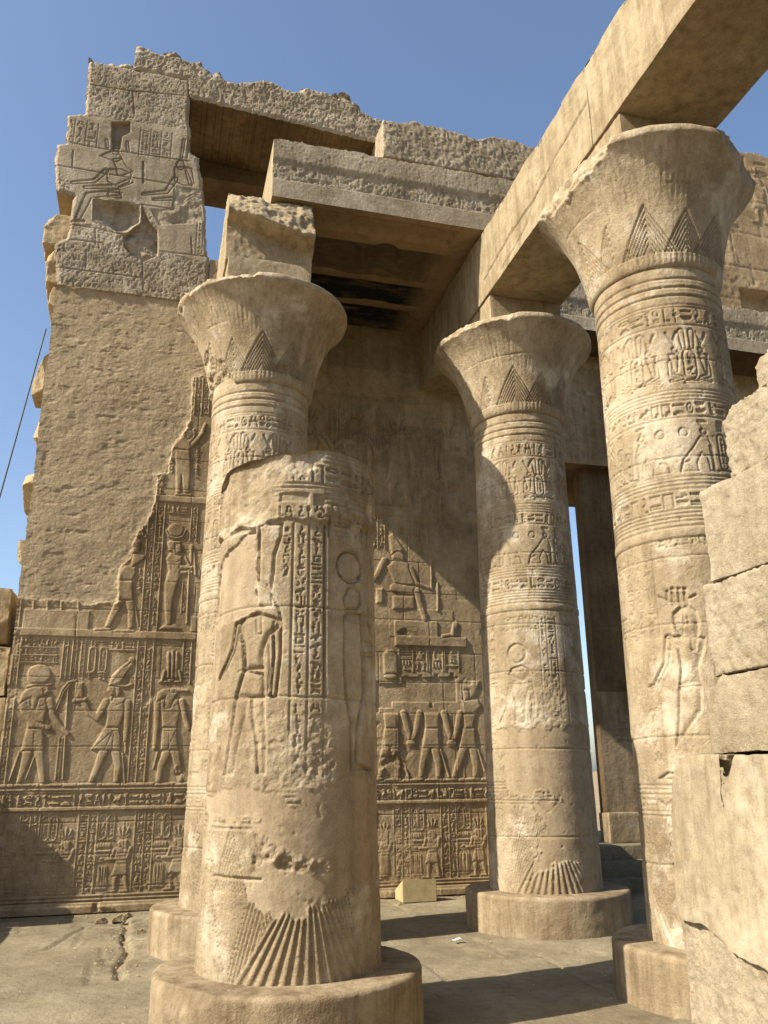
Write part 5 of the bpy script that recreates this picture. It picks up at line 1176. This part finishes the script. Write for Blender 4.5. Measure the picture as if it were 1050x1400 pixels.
# ------------------------------------------------------------------ small things
def tube(name, pts, r, mat, n=8):
    pts = np.array(pts, float); V = []; 
    for i, p in enumerate(pts):
        d = pts[min(i+1, len(pts)-1)]-pts[max(i-1, 0)]; d /= np.linalg.norm(d)
        a = np.cross(d, [0, 1, 0]); a /= np.linalg.norm(a); b = np.cross(d, a)
        for k in range(n): V.append(p+r*(a*math.cos(2*math.pi*k/n)+b*math.sin(2*math.pi*k/n)))
    return mesh_obj(name, V, grid_quads(len(pts), n, True).reshape(-1, 4), mat)
def make_small():
    # floodlight housing: a wedge-shaped painted metal box with folded seams
    t = thing('floodlight_box', 'small yellow wedge-shaped box on the paving at the foot of the carved wall', 'box', (3.72, 12.2, 0))
    z = 0.0
    V = np.array([(3.5, 12.02, z), (3.99, 12.02, z), (3.99, 12.40, z), (3.5, 12.40, z), (3.5, 12.02, .29), (3.99, 12.02, .29), (3.99, 12.40, .13), (3.5, 12.40, .13)])
    import bmesh
    bm = bmesh.new(); vs = [bm.verts.new(v-np.array(t.location)) for v in V]
    for f in ((0, 1, 5, 4), (1, 2, 6, 5), (2, 3, 7, 6), (3, 0, 4, 7), (4, 5, 6, 7), (3, 2, 1, 0)): bm.faces.new([vs[i] for i in f])
    bmesh.ops.bevel(bm, geom=bm.edges[:], offset=.006, segments=2, affect='EDGES')
    me = bpy.data.meshes.new('housing'); bm.to_mesh(me); bm.free(); me.materials.append(M_BOX); o = bpy.data.objects.new('housing', me); C.objects.link(o); o.parent = t
    block('glass_front', 3.53, 3.96, 12.40, 12.412, .02, .12, M_CABLE, t, .1, 0, .002)
    p0 = np.array([-2.02, 12.64, 8.45]); p1 = np.array([-3.12, 12.60, .02]); n = 40
    pts = [p0+(p1-p0)*k/n+np.array([-.10*math.sin(math.pi*k/n)*0, 0, -.25*math.sin(math.pi*k/n)]) for k in range(n+1)]
    o = tube('cable', pts, .011, M_CABLE); tag(o, 'thin dark cable hanging from the left edge of the carved wall against the sky', 'cable')
    rg = np.random.default_rng(9)
    labs = ['lump of broken stone lying on the cracked paving near the wall foot', 'flat stone chip beside the crack in the paving', 'little round pebble at the top of the paving crack', 'stone fragment beside the round base of the rear column', 'small chip of stone in front of the yellow box']
    for k, (x, y, s) in enumerate([(-.22, 11.88, .085), (-.42, 11.78, .07), (-.12, 12.2, .045), (.04, 10.95, .05), (3.42, 11.9, .03)]):
        o = block('stone_fragment', x-s, x+s, y-s*.7, y+s*.7, -.01, s*.55, M_ROUGH, None, s*.12, .012, s*.05, [((.6, -.3, .7), float(np.dot(np.array((.6, -.3, .7))/np.linalg.norm((.6, -.3, .7)), (x+s*.2, y, s*.42))), .015), ((-.7, .2, .6), float(np.dot(np.array((-.7, .2, .6))/np.linalg.norm((-.7, .2, .6)), (x-s*.4, y, s*.4))), .015)], seed=400+k); tag(o, labs[k], 'stone', 'loose stones on the paving')
    Vg_, Qg_ = [], []; o_ = 0
    for k in range(420):
        u_ = rg.random()
        if u_ < .35: x, y = rg.uniform(-1.9, 5.2), 12.42-abs(rg.normal(0, .16))
        elif u_ < .65: x, y = -.1+rg.normal(0, .22), rg.uniform(8.6, 12.2)
        else: x, y = rg.uniform(-3, 5), rg.uniform(5, 12.3)
        if any(math.hypot(x-c[0], y-c[1]) < 1.0 for c in (C1, C2, C3, C4)) or x > 3.5 and y < 6: continue
        r_ = rg.uniform(.005, .014)*(1.5 if rg.random() < .06 else 1)
        P = np.array([(1, 0, 0), (.2, .9, .1), (-.8, .5, 0), (-.7, -.6, 0), (.3, -1, 0), (0, 0, .8)])*r_*rg.uniform(.7, 1.3, (6, 3)); a_ = rg.uniform(0, 6.3)
        P = np.stack([P[:, 0]*math.cos(a_)-P[:, 1]*math.sin(a_)+x, P[:, 0]*math.sin(a_)+P[:, 1]*math.cos(a_)+y, P[:, 2]+.002], -1)
        Vg_.append(P); Qg_ += [(o_+i, o_+(i+1) % 5, o_+5) for i in range(5)]; o_ += 6
    gr = mesh_obj('gravel', np.concatenate(Vg_), Qg_, M_ROUGH, None, False); gr['kind'] = 'stuff'; gr['label'] = 'fine grit and stone crumbs scattered over the paving'; gr['category'] = 'gravel'
    g = Field(-.045, .045, -.025, .025, .01); Ug, Vg = np.meshgrid(g.u, g.v)
    P = np.stack([3.27+Ug, 9.22+Vg, .022+.012*np.sin(Ug*50)*np.cos(Vg*40)], -1).reshape(-1, 3); P2 = P-np.array([0, 0, .002]); q = grid_quads(g.nv, g.nu).reshape(-1, 4)
    o = mesh_obj('paper_scrap', np.concatenate([P, P2]), np.concatenate([q, q[:, ::-1]+len(P)]), M_PAPER); tag(o, 'crumpled white paper scrap on the paving in front of a round column base', 'litter')
make_small()
